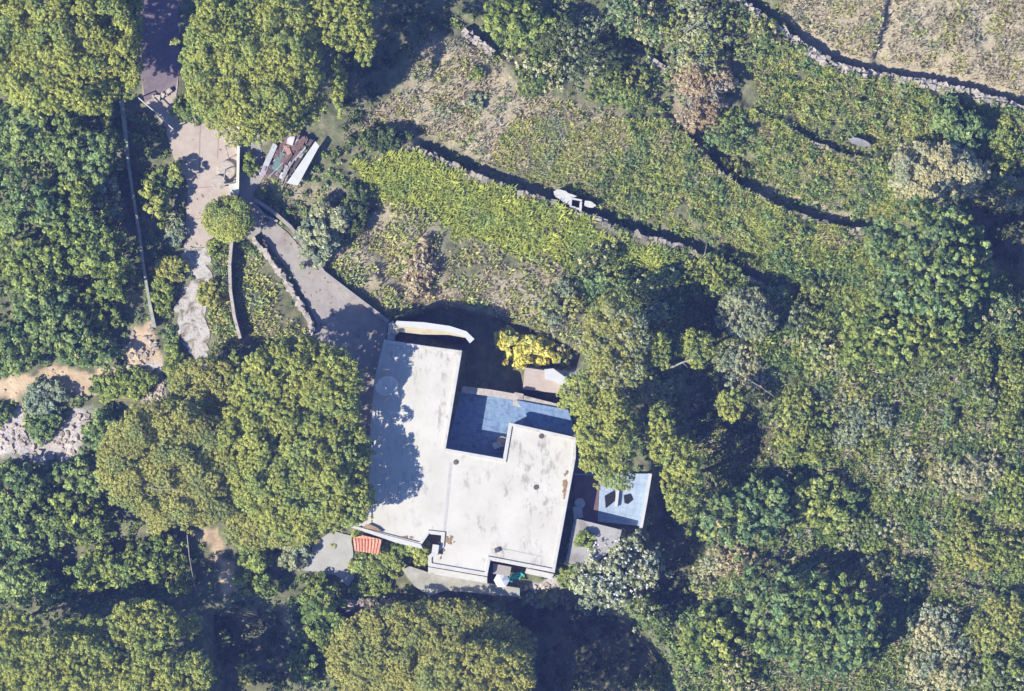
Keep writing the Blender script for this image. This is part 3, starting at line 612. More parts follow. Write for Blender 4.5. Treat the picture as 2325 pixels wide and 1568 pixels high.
# garden ornaments on lane
o = tag(empty('round_table', P3(497, 414, 0)), 'round pale stone table at the lower end of the pinkish lane', 'table')
b = MB(); x, y, _ = W(497, 414); b.disc((x, y, .68), [(.55,0),(.58,.04),(.55,.08)], 20); b.build('tabletop', PALESTONE, o)
b = MB(); b.disc((x, y, .05), [(.2,0),(.12,.2),(.12,.62)], 12); b.build('leg', PALESTONE, o)
def arch(px, py, rr_, rz, label, name='metal_arch'):
    b = MB(); x, y, _ = W(px, py); pts = [(x+rr_*math.cos(t)*math.cos(rz), y+rr_*math.cos(t)*math.sin(rz), .05+rr_*1.6*math.sin(t)+.6) for t in np.linspace(0, math.pi, 14)]
    pts = [(pts[0][0], pts[0][1], .05)]+pts+[(pts[-1][0], pts[-1][1], .05)]
    b.tube(pts, .05, 6); return tag(b.build(name, PALESTONE), label, 'arch', 'garden arches on the lane')
arch(512, 400, .55, 1.4, 'lower pale garden arch between the round table and the cream wall')
arch(517, 345, .5, 1.8, 'upper pale garden arch in front of the cream wall')
arch(520, 418, .5, .2, 'small pale arch closest to the white block below the lane')
b = MB(); r = np.random.default_rng(31)
for (px, py, rr_) in ((514,386,.75),):
    x, y, _ = W(px, py); b.disc((x, y, .05), [(rr_,0),(rr_*1.02,.35),(rr_*.9,.4),(rr_*.7,.42)], 20)
tag(b.build('round_planter', PALESTONE), 'round pale planter ring beside the cream wall', 'planter')
block('white_block', 'white square block at the lower right corner of the lane', 'block', 531, 428, 0, (.55, .9, .7), .2, WHITEP)

# ------------------------------------------------------------------ vegetation
def leaves(P, N, size, rng, aspect=1.5):
    """one quad per leaf at P with normal N"""
    n = len(P); a = rng.normal(size=(n, 3)); u = np.cross(N, a); u /= np.linalg.norm(u, axis=1, keepdims=True)+1e-9
    v = np.cross(N, u); s = (size*rng.uniform(.6, 1.4, n))[:, None]; u = u*s*.5*aspect; v = v*s*.5
    c = N*s*.18
    return np.stack([P-u-c, P-v*.9, P+u-c, P+v*.9], 1)
def crown_mesh(name, cx, cy, rx, ry, ztop, zbase, m, rng, puff=.42, leaf=.17, nleaf=46, bough=.30, gap=.75, ang=0., rag=.16, parent=None, seed=1, flat=.5, over=1.0, up=.8, bdepth=.9, space=1.06, fill=.5, filld=1.0, fringe=.35):
    R = .5*(rx+ry)*K; H = ztop-zbase
    x0, y0, _ = W(cx, cy, ztop-.3*H); ax, ay = rx*K, ry*K
    sp = puff*space; nxp, nyp = int(ax/sp)+2, int(ay/sp)+2
    gxx, gyy = np.meshgrid(np.arange(-nxp, nxp+1)*sp, np.arange(-nyp, nyp+1)*sp); q = np.stack([gxx.ravel(), gyy.ravel()], 1)
    q += rng.uniform(-.45, .45, q.shape)*sp
    th = np.arctan2(q[:, 1]/ay, q[:, 0]/ax); rr = np.hypot(q[:, 0]/ax, q[:, 1]/ay)
    ph = rng.uniform(0, 6.28, 6); out = 1+rag*sum(np.sin(k*th+ph[i])*(1/(i+1.2)) for i, k in enumerate((2, 3, 5, 8, 13)))
    rn = rr/out; fr = vnoise(q[:, 0]*10+seed*50, q[:, 1]*10, 11, seed) > fringe; keep = (rn < 1) | ((rn < 1.17) & fr); q, rn = q[keep], np.minimum(rn[keep], .999)
    # boughs
    rb = max(bough*R, puff*1.5); nb = max(1, int(1.5*R*R/(rb*rb))); bt = rng.uniform(0, 6.28, nb*3); br = np.sqrt(rng.uniform(0, 1, nb*3))*.92
    B = np.stack([br*np.cos(bt)*ax, br*np.sin(bt)*ay], 1); sel = []
    for i in range(len(B)):
        if all(np.hypot(*(B[i]-B[j])) > rb*.95 for j in sel): sel.append(i)
    B = B[sel]; bh = rng.normal(0, .10*H+.12, len(B)); bs_ = rb*rng.uniform(.75, 1.15, len(B))
    D = np.hypot(q[:, None, 0]-B[None, :, 0], q[:, None, 1]-B[None, :, 1])/bs_[None]
    nb_i = D.argmin(1); dm = D[np.arange(len(q)), nb_i]
    z = zbase+H*np.sqrt(np.clip(1-rn**2, 0, 1))**flat*.85+bh[nb_i]-bdepth*np.clip(dm, 0, 1.3)**2*.5*min(1.2, R*.35)
    chan = (dm > .92) & (rng.uniform(size=len(q)) < gap)
    low = chan.copy(); keepp = ~low
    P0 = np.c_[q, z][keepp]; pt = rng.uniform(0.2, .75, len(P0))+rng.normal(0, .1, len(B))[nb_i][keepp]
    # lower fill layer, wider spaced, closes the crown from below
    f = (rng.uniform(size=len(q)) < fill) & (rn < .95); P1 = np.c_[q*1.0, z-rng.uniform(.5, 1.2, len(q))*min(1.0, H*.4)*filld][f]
    PP = np.concatenate([P0, P1]); T = np.concatenate([pt, rng.uniform(0, .35, len(P1))])  # lower leaves tinted darker, painting shade into the crown's gaps
    pr = puff*rng.uniform(.7, 1.25, len(PP))
    n = int(nleaf*over); d = rng.normal(size=(len(PP), n, 3)); d[..., 2] = np.abs(d[..., 2])*1.1-.25
    d /= np.linalg.norm(d, axis=2, keepdims=True)
    pos = PP[:, None]+d*(pr[:, None]*rng.uniform(.55, 1.0, (len(PP), n)))[..., None]*A(1, 1, .75)
    nr = d+rng.normal(0, .34, d.shape)+A(0, 0, up)*.4; nr /= np.linalg.norm(nr, axis=2, keepdims=True)
    tt = T[:, None]+rng.normal(0, .20, (len(PP), n))
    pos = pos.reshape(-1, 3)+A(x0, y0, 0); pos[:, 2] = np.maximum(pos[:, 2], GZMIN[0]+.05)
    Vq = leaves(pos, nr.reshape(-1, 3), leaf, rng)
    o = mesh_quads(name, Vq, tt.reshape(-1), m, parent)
    return [(x0+b_[0], y0+b_[1], zbase+.35*H) for b_ in B]
GZMIN = [-5]
def trunk_mesh(cx, cy, z0, ztop, targets, rad, m, parent, rng, lean=.3):
    b = MB(); x, y, _ = W(cx, cy, z0); tx, ty, _ = W(cx, cy, ztop)
    tx += rng.normal(0, lean); ty += rng.normal(0, lean); H = ztop-z0
    pts = [(x, y, z0-.4), (x+(tx-x)*.3+rng.normal(0, .08), y+(ty-y)*.3, z0+H*.3), (x+(tx-x)*.7, y+(ty-y)*.7+rng.normal(0, .08), z0+H*.65), (tx, ty, z0+H)]
    b.tube(pts, [rad*1.25, rad, rad*.8, rad*.5], 8)
    for t in targets:
        s_ = rng.uniform(.45, .8); a = Vector(pts[2])*(1-s_)+Vector(pts[1])*s_ if s_ > .6 else Vector(pts[2])
        e = Vector(t); mid = a*.5+e*.5+Vector((rng.normal(0, .2), rng.normal(0, .2), .25))
        b.tube([a, mid, e], [rad*.42, rad*.26, rad*.09], 5)
    return b.build('trunk', m, parent, True)
def plant(kind, name, label, cat, cx, cy, rx, ry, h, mat, seed, group=None, trunkm=None, **kw):
    rng = np.random.default_rng(seed*7+13); g0 = float(gz(cx, cy)[0]); GZMIN[0] = g0-.3
    if kind == 'scrub': h *= .95; rx *= .86; ry *= .86
    R = .5*(rx+ry)*K
    root = tag(empty(name, (float(X(cx)), float(Y(cy)), g0)), label, cat, group)
    pre = {'pine': dict(puff=.215, leaf=.105, nleaf=30, bough=.12, gap=.5, flat=.5, rag=.07, thick=min(.48*R+.7, h*.55), bdepth=.75, space=1.25, fill=1.0, filld=1.0, fringe=.6),
           'scrub': dict(puff=.22, leaf=.12, nleaf=22, bough=.32, gap=.6, flat=.9, rag=.40, thick=h*.85, bdepth=.6, space=1.35, fill=.2, fringe=.05),
           'softpine': dict(puff=.20, leaf=.10, nleaf=26, bough=.20, gap=.3, flat=.5, rag=.11, thick=min(.40*R+.7, h*.55), bdepth=.4, space=1.15, fill=.8, filld=1.2),
           'tree': dict(puff=.36, leaf=.18, nleaf=36, bough=.24, gap=.9, flat=.7, rag=.28, thick=min(.6*R+.8, h*.8), bdepth=1.3, space=1.25),
           'loose': dict(puff=.34, leaf=.20, nleaf=24, bough=.30, gap=.6, flat=.7, rag=.26, thick=min(.6*R+.6, h*.8), bdepth=1.0),
           'shrub': dict(puff=.26, leaf=.15, nleaf=30, bough=.34, gap=.5, flat=.7, rag=.22, thick=h*.92, bdepth=.6)}[kind]
    pre.update(kw); th = pre.pop('thick'); mx = pre.pop('mix', None); lobes = pre.pop('lobes', []); flowers = pre.pop('flowers', None)
    tg = crown_mesh('crown' if kind != 'shrub' else 'foliage', cx, cy, rx, ry, g0+h, g0+h-th, LM[mat], rng, parent=root, seed=seed, **pre)
    if mx:
        p2 = dict(pre); p2.update(space=pre.get('space', 1.06)*1.55, fill=0, nleaf=int(pre['nleaf']*.9), up=.9)
        crown_mesh('crown' if kind != 'shrub' else 'foliage', cx+rx*.08, cy, rx*.98, ry*.98, g0+h+.12, g0+h-th+.12, LM[mx], rng, parent=root, seed=seed+500, **p2)
    for (lx, ly, lrx, lry, lh) in lobes:
        lt = min(th, .3*.5*(lrx+lry)*K+.8)
        tg += crown_mesh('crown', lx, ly, lrx, lry, g0+lh, g0+lh-lt, LM[mat], rng, parent=root, seed=seed+int(lx), **pre)
    rng.shuffle(tg); tg = tg[:14 if kind != 'shrub' else 6]
    if kind == 'shrub': trunk_mesh(cx, cy, g0, g0+h*.5, tg, .05, trunkm or BARK, root, rng, .1); root.children[-1].name = 'stem'
    else: trunk_mesh(cx, cy, g0, g0+h-th*.75, tg, min(.34, .05+R*.045), trunkm or BARK, root, rng)
    if flowers:
        fm, n, sz = flowers; t_ = rng.uniform(0, 6.28, n); r_ = np.sqrt(rng.uniform(0, 1, n))*.82; x0, y0, _ = W(cx, cy, g0+h)
        c = np.stack([x0+r_*np.cos(t_)*rx*K, y0+r_*np.sin(t_)*ry*K, g0+h-th+th*np.sqrt(1-r_**2)**.7*.95+rng.uniform(.1, .3, n)], 1)
        pos = (c[:, None]+rng.normal(0, sz*.45, (n, 7, 3))).reshape(-1, 3); N = rng.normal(size=pos.shape)+A(0, 0, 1.6); N /= np.linalg.norm(N, axis=1, keepdims=True)
        tag(mesh_quads('flowers', leaves(pos, N, sz, rng, 1.1), rng.uniform(0, 1, len(pos)), LM[fm], root), kind='stuff')
    return root
GP = 'umbrella pines round the house'; GO = 'broadleaf trees of the left thicket'; GB = 'pines in the bottom left corner'
GS = 'shrubs of the right-hand thicket'; GE = 'pines on the east side of the house'; GL = 'shrubs beside the lane and path'; GM_ = 'shrubs round the bare ground on the left'
PL = [
 # kind, name, label, cat, cx, cy, rx, ry, h, material, group, extra
 ('pine','pine_tree','huge umbrella pine filling the top left corner','pine tree',105,70,195,185,11,'pine',GP,dict(lobes=[(195,205,75,50,8.5),(255,60,45,90,9.0)])),
 ('pine','pine_tree','narrow pine strip hanging over the shaded lane in the upper left','pine tree',292,80,32,140,9,'pine',GP,dict(gap=.6)),
 ('pine','pine_tree','large round umbrella pine at the top, directly above the pinkish lane','pine tree',568,140,168,170,12.3,'pine',GP,dict(lobes=[(620,270,70,45,8.5),(500,230,70,40,8),(695,228,44,56,7.5)])),
 ('pine','pine_tree','smaller broken pine crown at the top edge, right of the round umbrella pine','pine tree',770,30,80,78,10.8,'pine',GP,dict(gap=.9,lobes=[(826,88,24,62,10)])),
 ('pine','pine_tree','small isolated pine tuft in the dark shadow right of the round umbrella pine','pine tree',768,190,16,62,9,'pine',GP,{}),
 ('softpine','pine_tree','very small round pine standing over the top of the driveway','pine tree',517,496,56,54,3.4,'pine',GP,dict(bough=.5,rag=.05,fringe=9,space=1.0)),
 ('pine','pine_tree','biggest umbrella pine, overhanging the left edge of the white roof','pine tree',668,1000,178,222,8.5,'pine',GP,dict(lobes=[(782,1130,62,72,8.0),(680,800,70,34,6.5),(752,868,72,80,8.3)])),
 ('softpine','pine_tree','soft olive pine leaning against the left side of the biggest umbrella pine','pine tree',385,1055,150,155,7.6,'olivepine',GP,{}),
 ('softpine','pine_tree','flatter olive pine north-west of the biggest umbrella pine beside the gravel path','pine tree',470,880,95,62,5.0,'olivepine',GP,{}),
 ('softpine','pine_tree','ragged lower bough pine reaching down to the terracotta shed','pine tree',620,1185,120,60,4.6,'olivepine',GP,dict(gap=.7)),
 ('pine','pine_tree','large pine cut by the bottom left corner','pine tree',100,1530,180,95,9.2,'pine',GB,{}),
 ('pine','pine_tree','long flat pine crown just above the bottom left corner pine','pine tree',185,1425,60,26,6.5,'pine',GB,{}),
 ('pine','pine_tree','pine crown left of the dark clearing near the bottom','pine tree',330,1425,88,62,8.4,'pine',GB,{}),
 ('pine','pine_tree','pine at the bottom edge between the corner pine and the dark clearing','pine tree',345,1540,85,60,8.8,'pine',GB,dict(lobes=[(330,1655,110,60,9),(440,1640,60,60,9.5)])),  # unseen lobes below the frame, added to shade the clearing
 ('pine','pine_tree','narrow pine at the bottom edge on the rim of the dark clearing','pine tree',445,1535,42,50,8.5,'pine',GB,{}),
 ('pine','pine_tree','small pine tuft alone in the dark clearing','pine tree',437,1422,18,30,6,'pine',GB,{}),
 ('pine','pine_tree','tall pine filling the left edge below the thicket','pine tree',15,1430,75,45,7.5,'pine',GB,{}),
 ('softpine','tree','broad olive-green tree at the bottom centre below the house','tree',972,1492,232,136,4.9,'olivepine',None,dict(bough=.11,gap=.3,fringe=9,rag=.05,lobes=[(1080,1540,130,90,8.8),(1080,1700,230,90,9.5)])),  # last lobe lies out of view, added to shade the southern hollow
 ('softpine','pine_tree','northern pine east of the house above the pale garden steps','pine tree',1395,785,86,94,7.6,'olivepine',GE,dict(mix='greygreen',rag=.2,bdepth=.8,gap=.7)),
 ('softpine','pine_tree','pine touching the upper right corner of the courtyard','pine tree',1345,900,66,64,6.2,'pine',GE,dict(rag=.2)),
 ('softpine','pine_tree','long pine crown hugging the right edge of the white roof','pine tree',1380,1002,76,100,7.0,'pine',GE,dict(gap=.6,bdepth=.8,rag=.16)),
 ('pine','pine_tree','separate pine right of the pale blue terrace','pine tree',1548,1085,48,98,8,'pine',GE,{}),
 ('softpine','pine_tree','small upright pine tuft at the end of a bare pale branch','pine tree',1583,788,36,44,6.5,'pine',GE,{}),
 ('softpine','pine_tree','pine tuft between the bare branch and the northern pine','pine tree',1500,800,26,34,6,'pine',GE,{}),
 ('pine','pine_tree','small pine tuft in the middle of the dark shadow east of the house','pine tree',1660,918,30,42,6,'pine',GE,{}),
 ('pine','pine_tree','thin strip of pine inside the shadow right of the long pine crown','pine tree',1500,985,34,70,5.5,'pine',GE,{}),
 # left thicket
 ('tree','oak_tree','grey-green tree directly below the top left corner pine','tree',70,300,110,75,6,'oak',GO,{}),
 ('tree','oak_tree','tree in the thicket just left of the shaded hollow below the corner pine','tree',185,345,72,78,6.6,'oak',GO,{}),
 ('tree','oak_tree','tree at the left edge halfway up the thicket','tree',50,450,95,80,6.4,'oak',GO,{}),
 ('tree','oak_tree','tree in the middle of the upper thicket with a jagged right side','tree',165,480,80,75,6,'green',GO,{}),
 ('tree','oak_tree','yellow-tinged tree nearest the thin boundary wall','tree',228,585,78,72,5,'green',GO,{}),
 ('tree','oak_tree','tree at the left edge below the middle of the thicket','tree',60,590,95,75,4.8,'green',GO,{}),
 ('tree','oak_tree','round tree in the lower thicket above the tan dirt bank','tree',110,710,95,85,4.6,'oak',GO,{}),
 ('tree','oak_tree','tree between the round lower tree and the boundary wall','tree',240,680,50,66,2.4,'green',GO,{}),
 ('tree','oak_tree','tree at the left edge above the dirt bank','tree',10,800,75,65,4.2,'oak',GO,{}),
 ('tree','oak_tree','low dark tree overhanging the dirt bank beside the tan dirt triangle','tree',205,792,85,46,2.6,'oak',GO,{}),
 ('loose','oak_tree','thin grey shrubby tree in the shade between thicket and boundary wall','tree',235,440,40,55,3.2,'greygreen',GO,{}),
 ('loose','shrub','small bright sprig in the shade below the corner pine','shrub',243,270,14,28,2.8,'yellowgreen',None,{}),
 ('tree','shrub','tall bright yellow-green shrub between the boundary wall and the lane','shrub',355,440,26,72,3.0,'yellowgreen',GL,dict(puff=.3,thick=2.2)),
 ('tree','shrub','small round bright shrub touching the lane bend','shrub',398,398,24,28,2.6,'yellowgreen',GL,dict(puff=.28,thick=1.8)),
 ('shrub','shrub','low rounded green shrub under the round umbrella pine at the lane corner','shrub',455,240,70,34,1.6,'green',GL,dict(puff=.3)),
 ('shrub','shrub','olive tufted shrub on the left side of the gravel path','shrub',388,608,42,32,1.5,'olivepine',GL,{}),
 ('shrub','shrub','green shrub between the boundary wall and the gravel path','shrub',368,668,34,36,1.4,'green',GL,{}),
 ('shrub','shrub','brownish-green shrub bulging over the right side of the gravel path','shrub',478,668,24,38,1.3,'olivepine',GL,{}),
 ('shrub','shrub','pale grey shrub left of the lane where the gravel path begins','shrub',398,520,26,34,1.3,'greygreen',GL,{}),
 ('shrub','shrub','green shrub at the lower end of the gravel path','shrub',393,818,22,40,1.3,'green',GL,{}),
 ('shrub','shrub','tiny dark shrub at the foot of the small round pine','shrub',483,555,18,16,.9,'green',GL,{}),
 ('shrub','shrub','small green shrub in the shaded gap right of the cream wall','shrub',566,372,18,26,1.2,'green',GL,{}),
 # left middle and lower
 ('shrub','shrub','grey-brown bush standing on the tan dirt','shrub',98,905,50,48,1.5,'greygreen',GM_,{}),
 ('shrub','shrub','dense green bush at the lower edge of the tan dirt','shrub',98,965,46,30,1.4,'oak',GM_,{}),
 ('shrub','shrub','low dark green shrubs right of the tan dirt below the dirt triangle','shrub',282,872,72,36,1.2,'green',GM_,dict(gap=.6)),
 ('shrub','shrub','dark bush at the left edge between tan dirt and pale stones','shrub',-5,940,25,26,1.3,'oak',GM_,{}),
 ('tree','tree','tree right of the pale stony ground','tree',240,982,48,46,2.8,'oak',GM_,{}),
 ('tree','tree','tree just below the pale stony ground','tree',188,1082,62,50,3.2,'oak',GM_,{}),
 ('tree','tree','tree at the left edge below the pale stony ground','tree',40,1122,88,60,3.4,'oak',GM_,{}),
 ('tree','tree','bluish tree at the left edge beside the olive pine level','tree',60,1215,88,66,3.8,'oak',GM_,{}),
 ('tree','tree','tree between the bluish left tree and the olive pine','tree',180,1175,66,62,3.6,'green',GM_,{}),
 ('tree','tree','yellowish tree directly below the olive pine','tree',340,1268,72,58,3.0,'green',GM_,{}),
 ('tree','tree','green tree left of the yellowish one, above the long flat pine','tree',225,1300,72,56,3.2,'green',GM_,{}),
 ('tree','tree','tree at the left edge above the bottom pines','tree',55,1325,90,52,3.6,'oak',GM_,{}),
 ('tree','tree','small tree beside the pinkish stony patch','tree',400,1298,42,50,2.4,'green',GM_,{}),
 ('loose','shrub','shrub between the pinkish stony patch and the grey patio','shrub',580,1255,45,42,2.0,'green',GM_,{}),
 ('shrub','shrub','pale grey-green shrub at the left tip of the grey patio','shrub',667,1258,40,34,1.6,'greygreen',GM_,{}),
 ('tree','shrub','shrub below the pinkish stony patch on the rim of the clearing','shrub',585,1325,52,36,2.0,'green',GM_,{}),
 ('tree','tree','bright green tree below the grey patio','tree',738,1400,66,78,3.6,'green',None,dict(leaf=.22)),
 ('loose','shrub','thin shrub in the left part of the dark clearing','shrub',500,1430,30,40,1.4,'dark',None,{}),
 ('loose','shrub','small shrub at the bottom edge inside the dark clearing','shrub',560,1520,26,28,1.5,'olivepine',None,{}),
 ('loose','shrub','small bush right of the dark clearing at the bottom edge','shrub',690,1510,34,38,2.0,'green',None,{}),
 ('shrub','hedge','yellow-green ground-covering shrub between the terracotta shed and the south terrace','hedge',862,1282,58,40,1.3,'yellowgreen',None,dict(puff=.24)),
 ('shrub','hedge','narrow hedge climbing beside the notch in the roof','hedge',952,1248,30,32,2.2,'yellowgreen',None,dict(thick=1.6)),
 ('shrub','shrub','small green bush squeezed between the terracotta shed and the coping','shrub',905,1250,36,20,1.4,'green',None,{}),
 ('shrub','shrub','tiny green bush at the upper left corner of the terracotta roof','shrub',810,1215,12,9,2.3,'green',None,{}),
 ('shrub','shrub','green bush below the hedge, left of the shaded south terrace corner','shrub',845,1335,55,30,1.2,'green',None,{}),
 ('shrub','flowering_shrub','pink-tinged flowering shrub on the upper rim of the broad olive-green tree','shrub',850,1378,66,22,1.4,'pink',None,dict(gap=.8)),
 ('shrub','flowering_shrub','small reddish-pink shrub right of the larger pink one','shrub',925,1388,28,14,1.4,'pink',None,{}),
 ('shrub','yellow_shrub','bright yellow-leaved shrub in the shade north of the courtyard','shrub',1212,797,52,42,2.6,'yellow',None,dict(puff=.34,leaf=.2,rag=.3,thick=1.8)),
 ('shrub','yellow_shrub','smaller yellow sprig at the left end of the bright yellow shrub','shrub',1152,768,30,20,2.2,'yellow',None,dict(puff=.3,leaf=.2,thick=1.4)),
 ('scrub','shrub','small round shrub between the yellow shrub and the northern pine','shrub',1272,810,23,29,2.2,'olivepine',None,dict(mix='palebeige')),
 ('tree','flowering_shrub','large leafy shrub covered in white flowers below the pale blue terrace','shrub',1400,1296,102,100,3.2,'greygreen',None,dict(leaf=.17,gap=.8,flowers=('white',95,.12))),
 ('shrub','shrub','yellow-green bush on the grey extension roof beside the white flowers','shrub',1325,1225,30,28,2.8,'green',None,{}),
 ('scrub','shrub','dark green bush at the lower right corner of the white roof','shrub',1285,1292,38,27,2,'green',None,dict(mix='yellowgreen')),
 ('scrub','shrub','green bush below the white-flowering shrub','shrub',1470,1395,48,50,2,'green',None,dict(mix='greygreen')),
 ('scrub','shrub','grey leafy shrub right below the recess and turquoise tarpaulin','shrub',1225,1345,58,31,1.1,'greygreen',None,dict(mix='green')),
 # driveway and slope shrubs
 ('loose','shrub','silvery grey-green shrub on the slope right of the driveway','shrub',735,520,56,72,2.6,'greygreen',None,dict(nleaf=30)),
 ('loose','shrub','dark shrub between the silvery shrub and the dry slope','shrub',805,478,38,52,1.6,'dark',None,{}),
 ('loose','shrub','low dark shrub on the dry slope beside the pine shadow','shrub',860,315,60,24,.9,'dark',None,{}),
 ('loose','shrub','bare purplish-grey bush in the middle of the dry slope','shrub',955,610,40,66,1.3,'dry',None,dict(nleaf=12)),
 ('shrub','shrub','small dark tuft at the top of the dry slope','shrub',1082,165,14,14,.8,'green',None,{}),
 ('shrub','shrub','small grey-blue bush in the dry slope below the short white wall','shrub',1085,232,28,22,.4,'greygreen',None,{}),
 ('scrub','shrub','pale shrub above the yellow shrub beside the northern pine','shrub',1265,690,58,63,1.4,'greygreen',None,dict(mix='olivepine')),
 ('scrub','shrub','dark shrub at the right end of the bright bramble band','shrub',1352,585,53,36,2,'dark',None,dict(mix='palebeige')),
 ('scrub','shrub','dark shrub above the northern pine','shrub',1390,645,65,44,2.2,'bluegreen',None,dict(mix='yellowgreen')),
 ('scrub','shrub','yellow-green shrub right of the dark shrub above the northern pine','shrub',1490,640,72,38,2,'yellowgreen',GS,dict(mix='greygreen')),
 ('scrub','shrub','yellow-green shrub at the foot of the central terrace wall','shrub',1610,615,76,44,1.6,'yellowgreen',GS,dict(mix='green')),
 ('scrub','shrub','pale feathery bush between the two yellow-green shrubs and the shadow','shrub',1490,705,36,38,1.8,'greygreen',GS,dict(mix='olivepine')),
 ('softpine','olive_tree','silvery olive tree standing in the shadow east of the northern pine','olive tree',1697,712,62,62,3.0,'greygreen',GS,{}),
 ('scrub','olive_tree','grey-green olive tree below the silvery olive tree','olive tree',1685,830,65,65,2.1,'greygreen',GS,dict(mix='palebeige')),
 ('scrub','shrub','greyish leafless bush between the pines east of the house','shrub',1465,885,76,55,2.3,'greygreen',GE,dict(mix='yellowgreen')),
 # top centre
 ('tree','tree','green tree at the top edge above the short white wall','tree',1180,45,85,52,3.4,'green',None,{}),
 ('scrub','tree','dark brownish-green tree in the upper middle','tree',1310,110,111,95,2.9,'dark',None,dict(mix='greygreen')),
 ('scrub','tree','green tree below the dark brownish one','tree',1225,165,65,59,2.3,'green',None,dict(mix='palebeige')),
 ('scrub','tree','green bush between the dark brownish tree and the pale short wall','tree',1405,200,72,55,1.8,'green',None,dict(mix='olivepine')),
 ('scrub','tree','bluish-green tree at the top edge right of the dark brownish one','tree',1450,45,84,61,2.9,'bluegreen',None,dict(mix='palebeige')),
 ('scrub','tree','pale grey-green tree with bare twigs at the top, left of the terrace wall','tree',1590,62,106,76,2.7,'greygreen',None,dict(mix='yellowgreen')),
 ('scrub','tree','olive-green tree just above the dead tan tree','tree',1590,140,74,53,2.6,'greygreen',None,dict(mix='olivepine')),
 ('loose','dead_tree','dead tan-brown tree in the upper middle','dead tree',1596,205,78,58,2.6,'dry',None,dict(nleaf=34,leaf=.11,puff=.24,gap=.3,bdepth=.5,rag=.4,fringe=.1)),
 ('loose','dead_tree','hanging tan dry tuft just below the dead tree','dead tree',1578,280,30,28,1.2,'dry',None,{}),
 ('scrub','shrub','dark green shrub below the dead tree','shrub',1655,295,63,50,1.6,'bluegreen',GS,dict(mix='green')),
 ('scrub','shrub','purplish-grey scrub at the upper end of the lower terrace wall','shrub',1665,385,44,40,0.96,'dark',GS,dict(mix='olivepine')),
 ('scrub','shrub','bright green shrub in the shade line above the dead tree','shrub',1735,70,42,36,1.1,'green',GS,dict(mix='palebeige')),
 # right
 ('loose','spiky_plant','spiky blue-green plant on the right terraces','plant',2175,285,58,62,2.4,'bluegreen',None,dict(leaf=.3,nleaf=30,up=0)),
 ('softpine','tree','pale yellow-olive tree above the deep shadow on the right','tree',2130,390,105,72,3.0,'palebeige',None,dict(gap=.5,nleaf=38)),
 ('scrub','shrub','yellow-green shrub near the right edge beside the spiky plant','shrub',2280,330,42,65,1.3,'yellowgreen',GS,dict(mix='green')),
 ('scrub','shrub','pale straw-coloured bush at the right edge above the deep shadow','shrub',2290,445,50,36,0.96,'palebeige',GS,dict(mix='greygreen')),
 ('tree','tree','largest dark green tree on the right with the deep shadow beside it','tree',2112,588,158,125,8.5,'bluegreen',None,dict(leaf=.2,gap=.9,bough=.13,space=1.6,puff=.3,nleaf=26,fill=.45,rag=.3,mix='green')),
 ('tree','tree','green tree below the largest dark green tree','tree',2060,735,140,100,5.0,'green',None,dict(leaf=.2,gap=.85,space=1.45,puff=.32,nleaf=30,rag=.3,mix='yellowgreen')),
 ('scrub','tree','loose green tree at the right edge under the deep shadow','tree',2270,705,63,44,1.4,'bluegreen',GS,dict(mix='palebeige')),
 ('scrub','shrub','dark bush between the silvery olive tree and the green slope','shrub',1855,655,46,42,1.3,'dark',GS,dict(mix='yellowgreen')),
 ('scrub','shrub','dark bush right of the grey-green olive tree','shrub',1800,720,46,40,0.96,'dark',GS,dict(mix='greygreen')),
 ('scrub','shrub','wide yellow-green bush right of the shaded ground','shrub',1820,970,82,90,1.8,'yellowgreen',GS,dict(mix='green')),
 ('scrub','shrub','grey-green bush right of the wide yellow-green bush','shrub',1950,950,69,86,1.8,'greygreen',GS,dict(mix='olivepine')),
 ('scrub','shrub','yellow-green bushes between the olive tree and the green tree','shrub',1870,800,84,55,1.4,'yellowgreen',GS,dict(mix='palebeige')),
 ('scrub','shrub','bright green slender bush in the right thicket','shrub',2155,945,19,44,1.4,'bluegreen',GS,dict(mix='yellowgreen')),
 ('scrub','shrub','tall green bush at the right edge below the loose tree','shrub',2220,870,55,82,1.8,'green',GS,dict(mix='greygreen')),
 ('scrub','shrub','yellow-green bush cut by the right edge','shrub',2300,890,53,106,1.6,'yellowgreen',GS,dict(mix='green')),
 ('scrub','shrub','grey bush below the bright slender bush','shrub',2050,1060,76,63,1.4,'greygreen',GS,dict(mix='olivepine')),
 ('scrub','shrub','olive-yellow bush in the middle of the right thicket','shrub',2200,1075,82,65,1.6,'palebeige',GS,dict(mix='greygreen')),
 ('scrub','shrub','green bush cut by the right edge level with the terrace','shrub',2300,1120,55,74,1.6,'green',GS,dict(mix='yellowgreen')),
 ('tree','tree','leafy green tree right of the shaded strip beside the terrace','tree',1690,1165,108,88,4.2,'bluegreen',GS,dict(leaf=.2,gap=.9,space=1.5,puff=.3,nleaf=28,rag=.3,mix='green')),
 ('scrub','shrub','dry beige bush below the leafy green tree','shrub',1655,1270,80,38,1.4,'palebeige',GS,dict(mix='dry')),
 ('tree','shrub','yellow-green bush above the big tree of the lower right','shrub',1850,1140,100,70,2.0,'yellowgreen',GS,dict(gap=.6,mix='green')),
 ('scrub','shrub','green-grey bush between the upper bushes and the notched stone edge','shrub',1960,1210,97,63,1.4,'green',GS,dict(mix='palebeige')),
 ('scrub','flowering_shrub','small silvery bush with whitish leaves in the lower right','shrub',1622,1352,50,36,1.1,'greygreen',GS,dict(mix='yellowgreen')),
 ('tree','tree','big blue-green tree filling the lower right centre','tree',1845,1415,165,128,6.0,'bluegreen',None,dict(leaf=.2,bough=.14,gap=.9,space=1.45,puff=.34,nleaf=30,mix='green')),
 ('tree','tree','green tree at the bottom between the shadow and the big blue-green tree','tree',1610,1450,72,62,3.0,'green',GS,dict(mix='yellowgreen')),
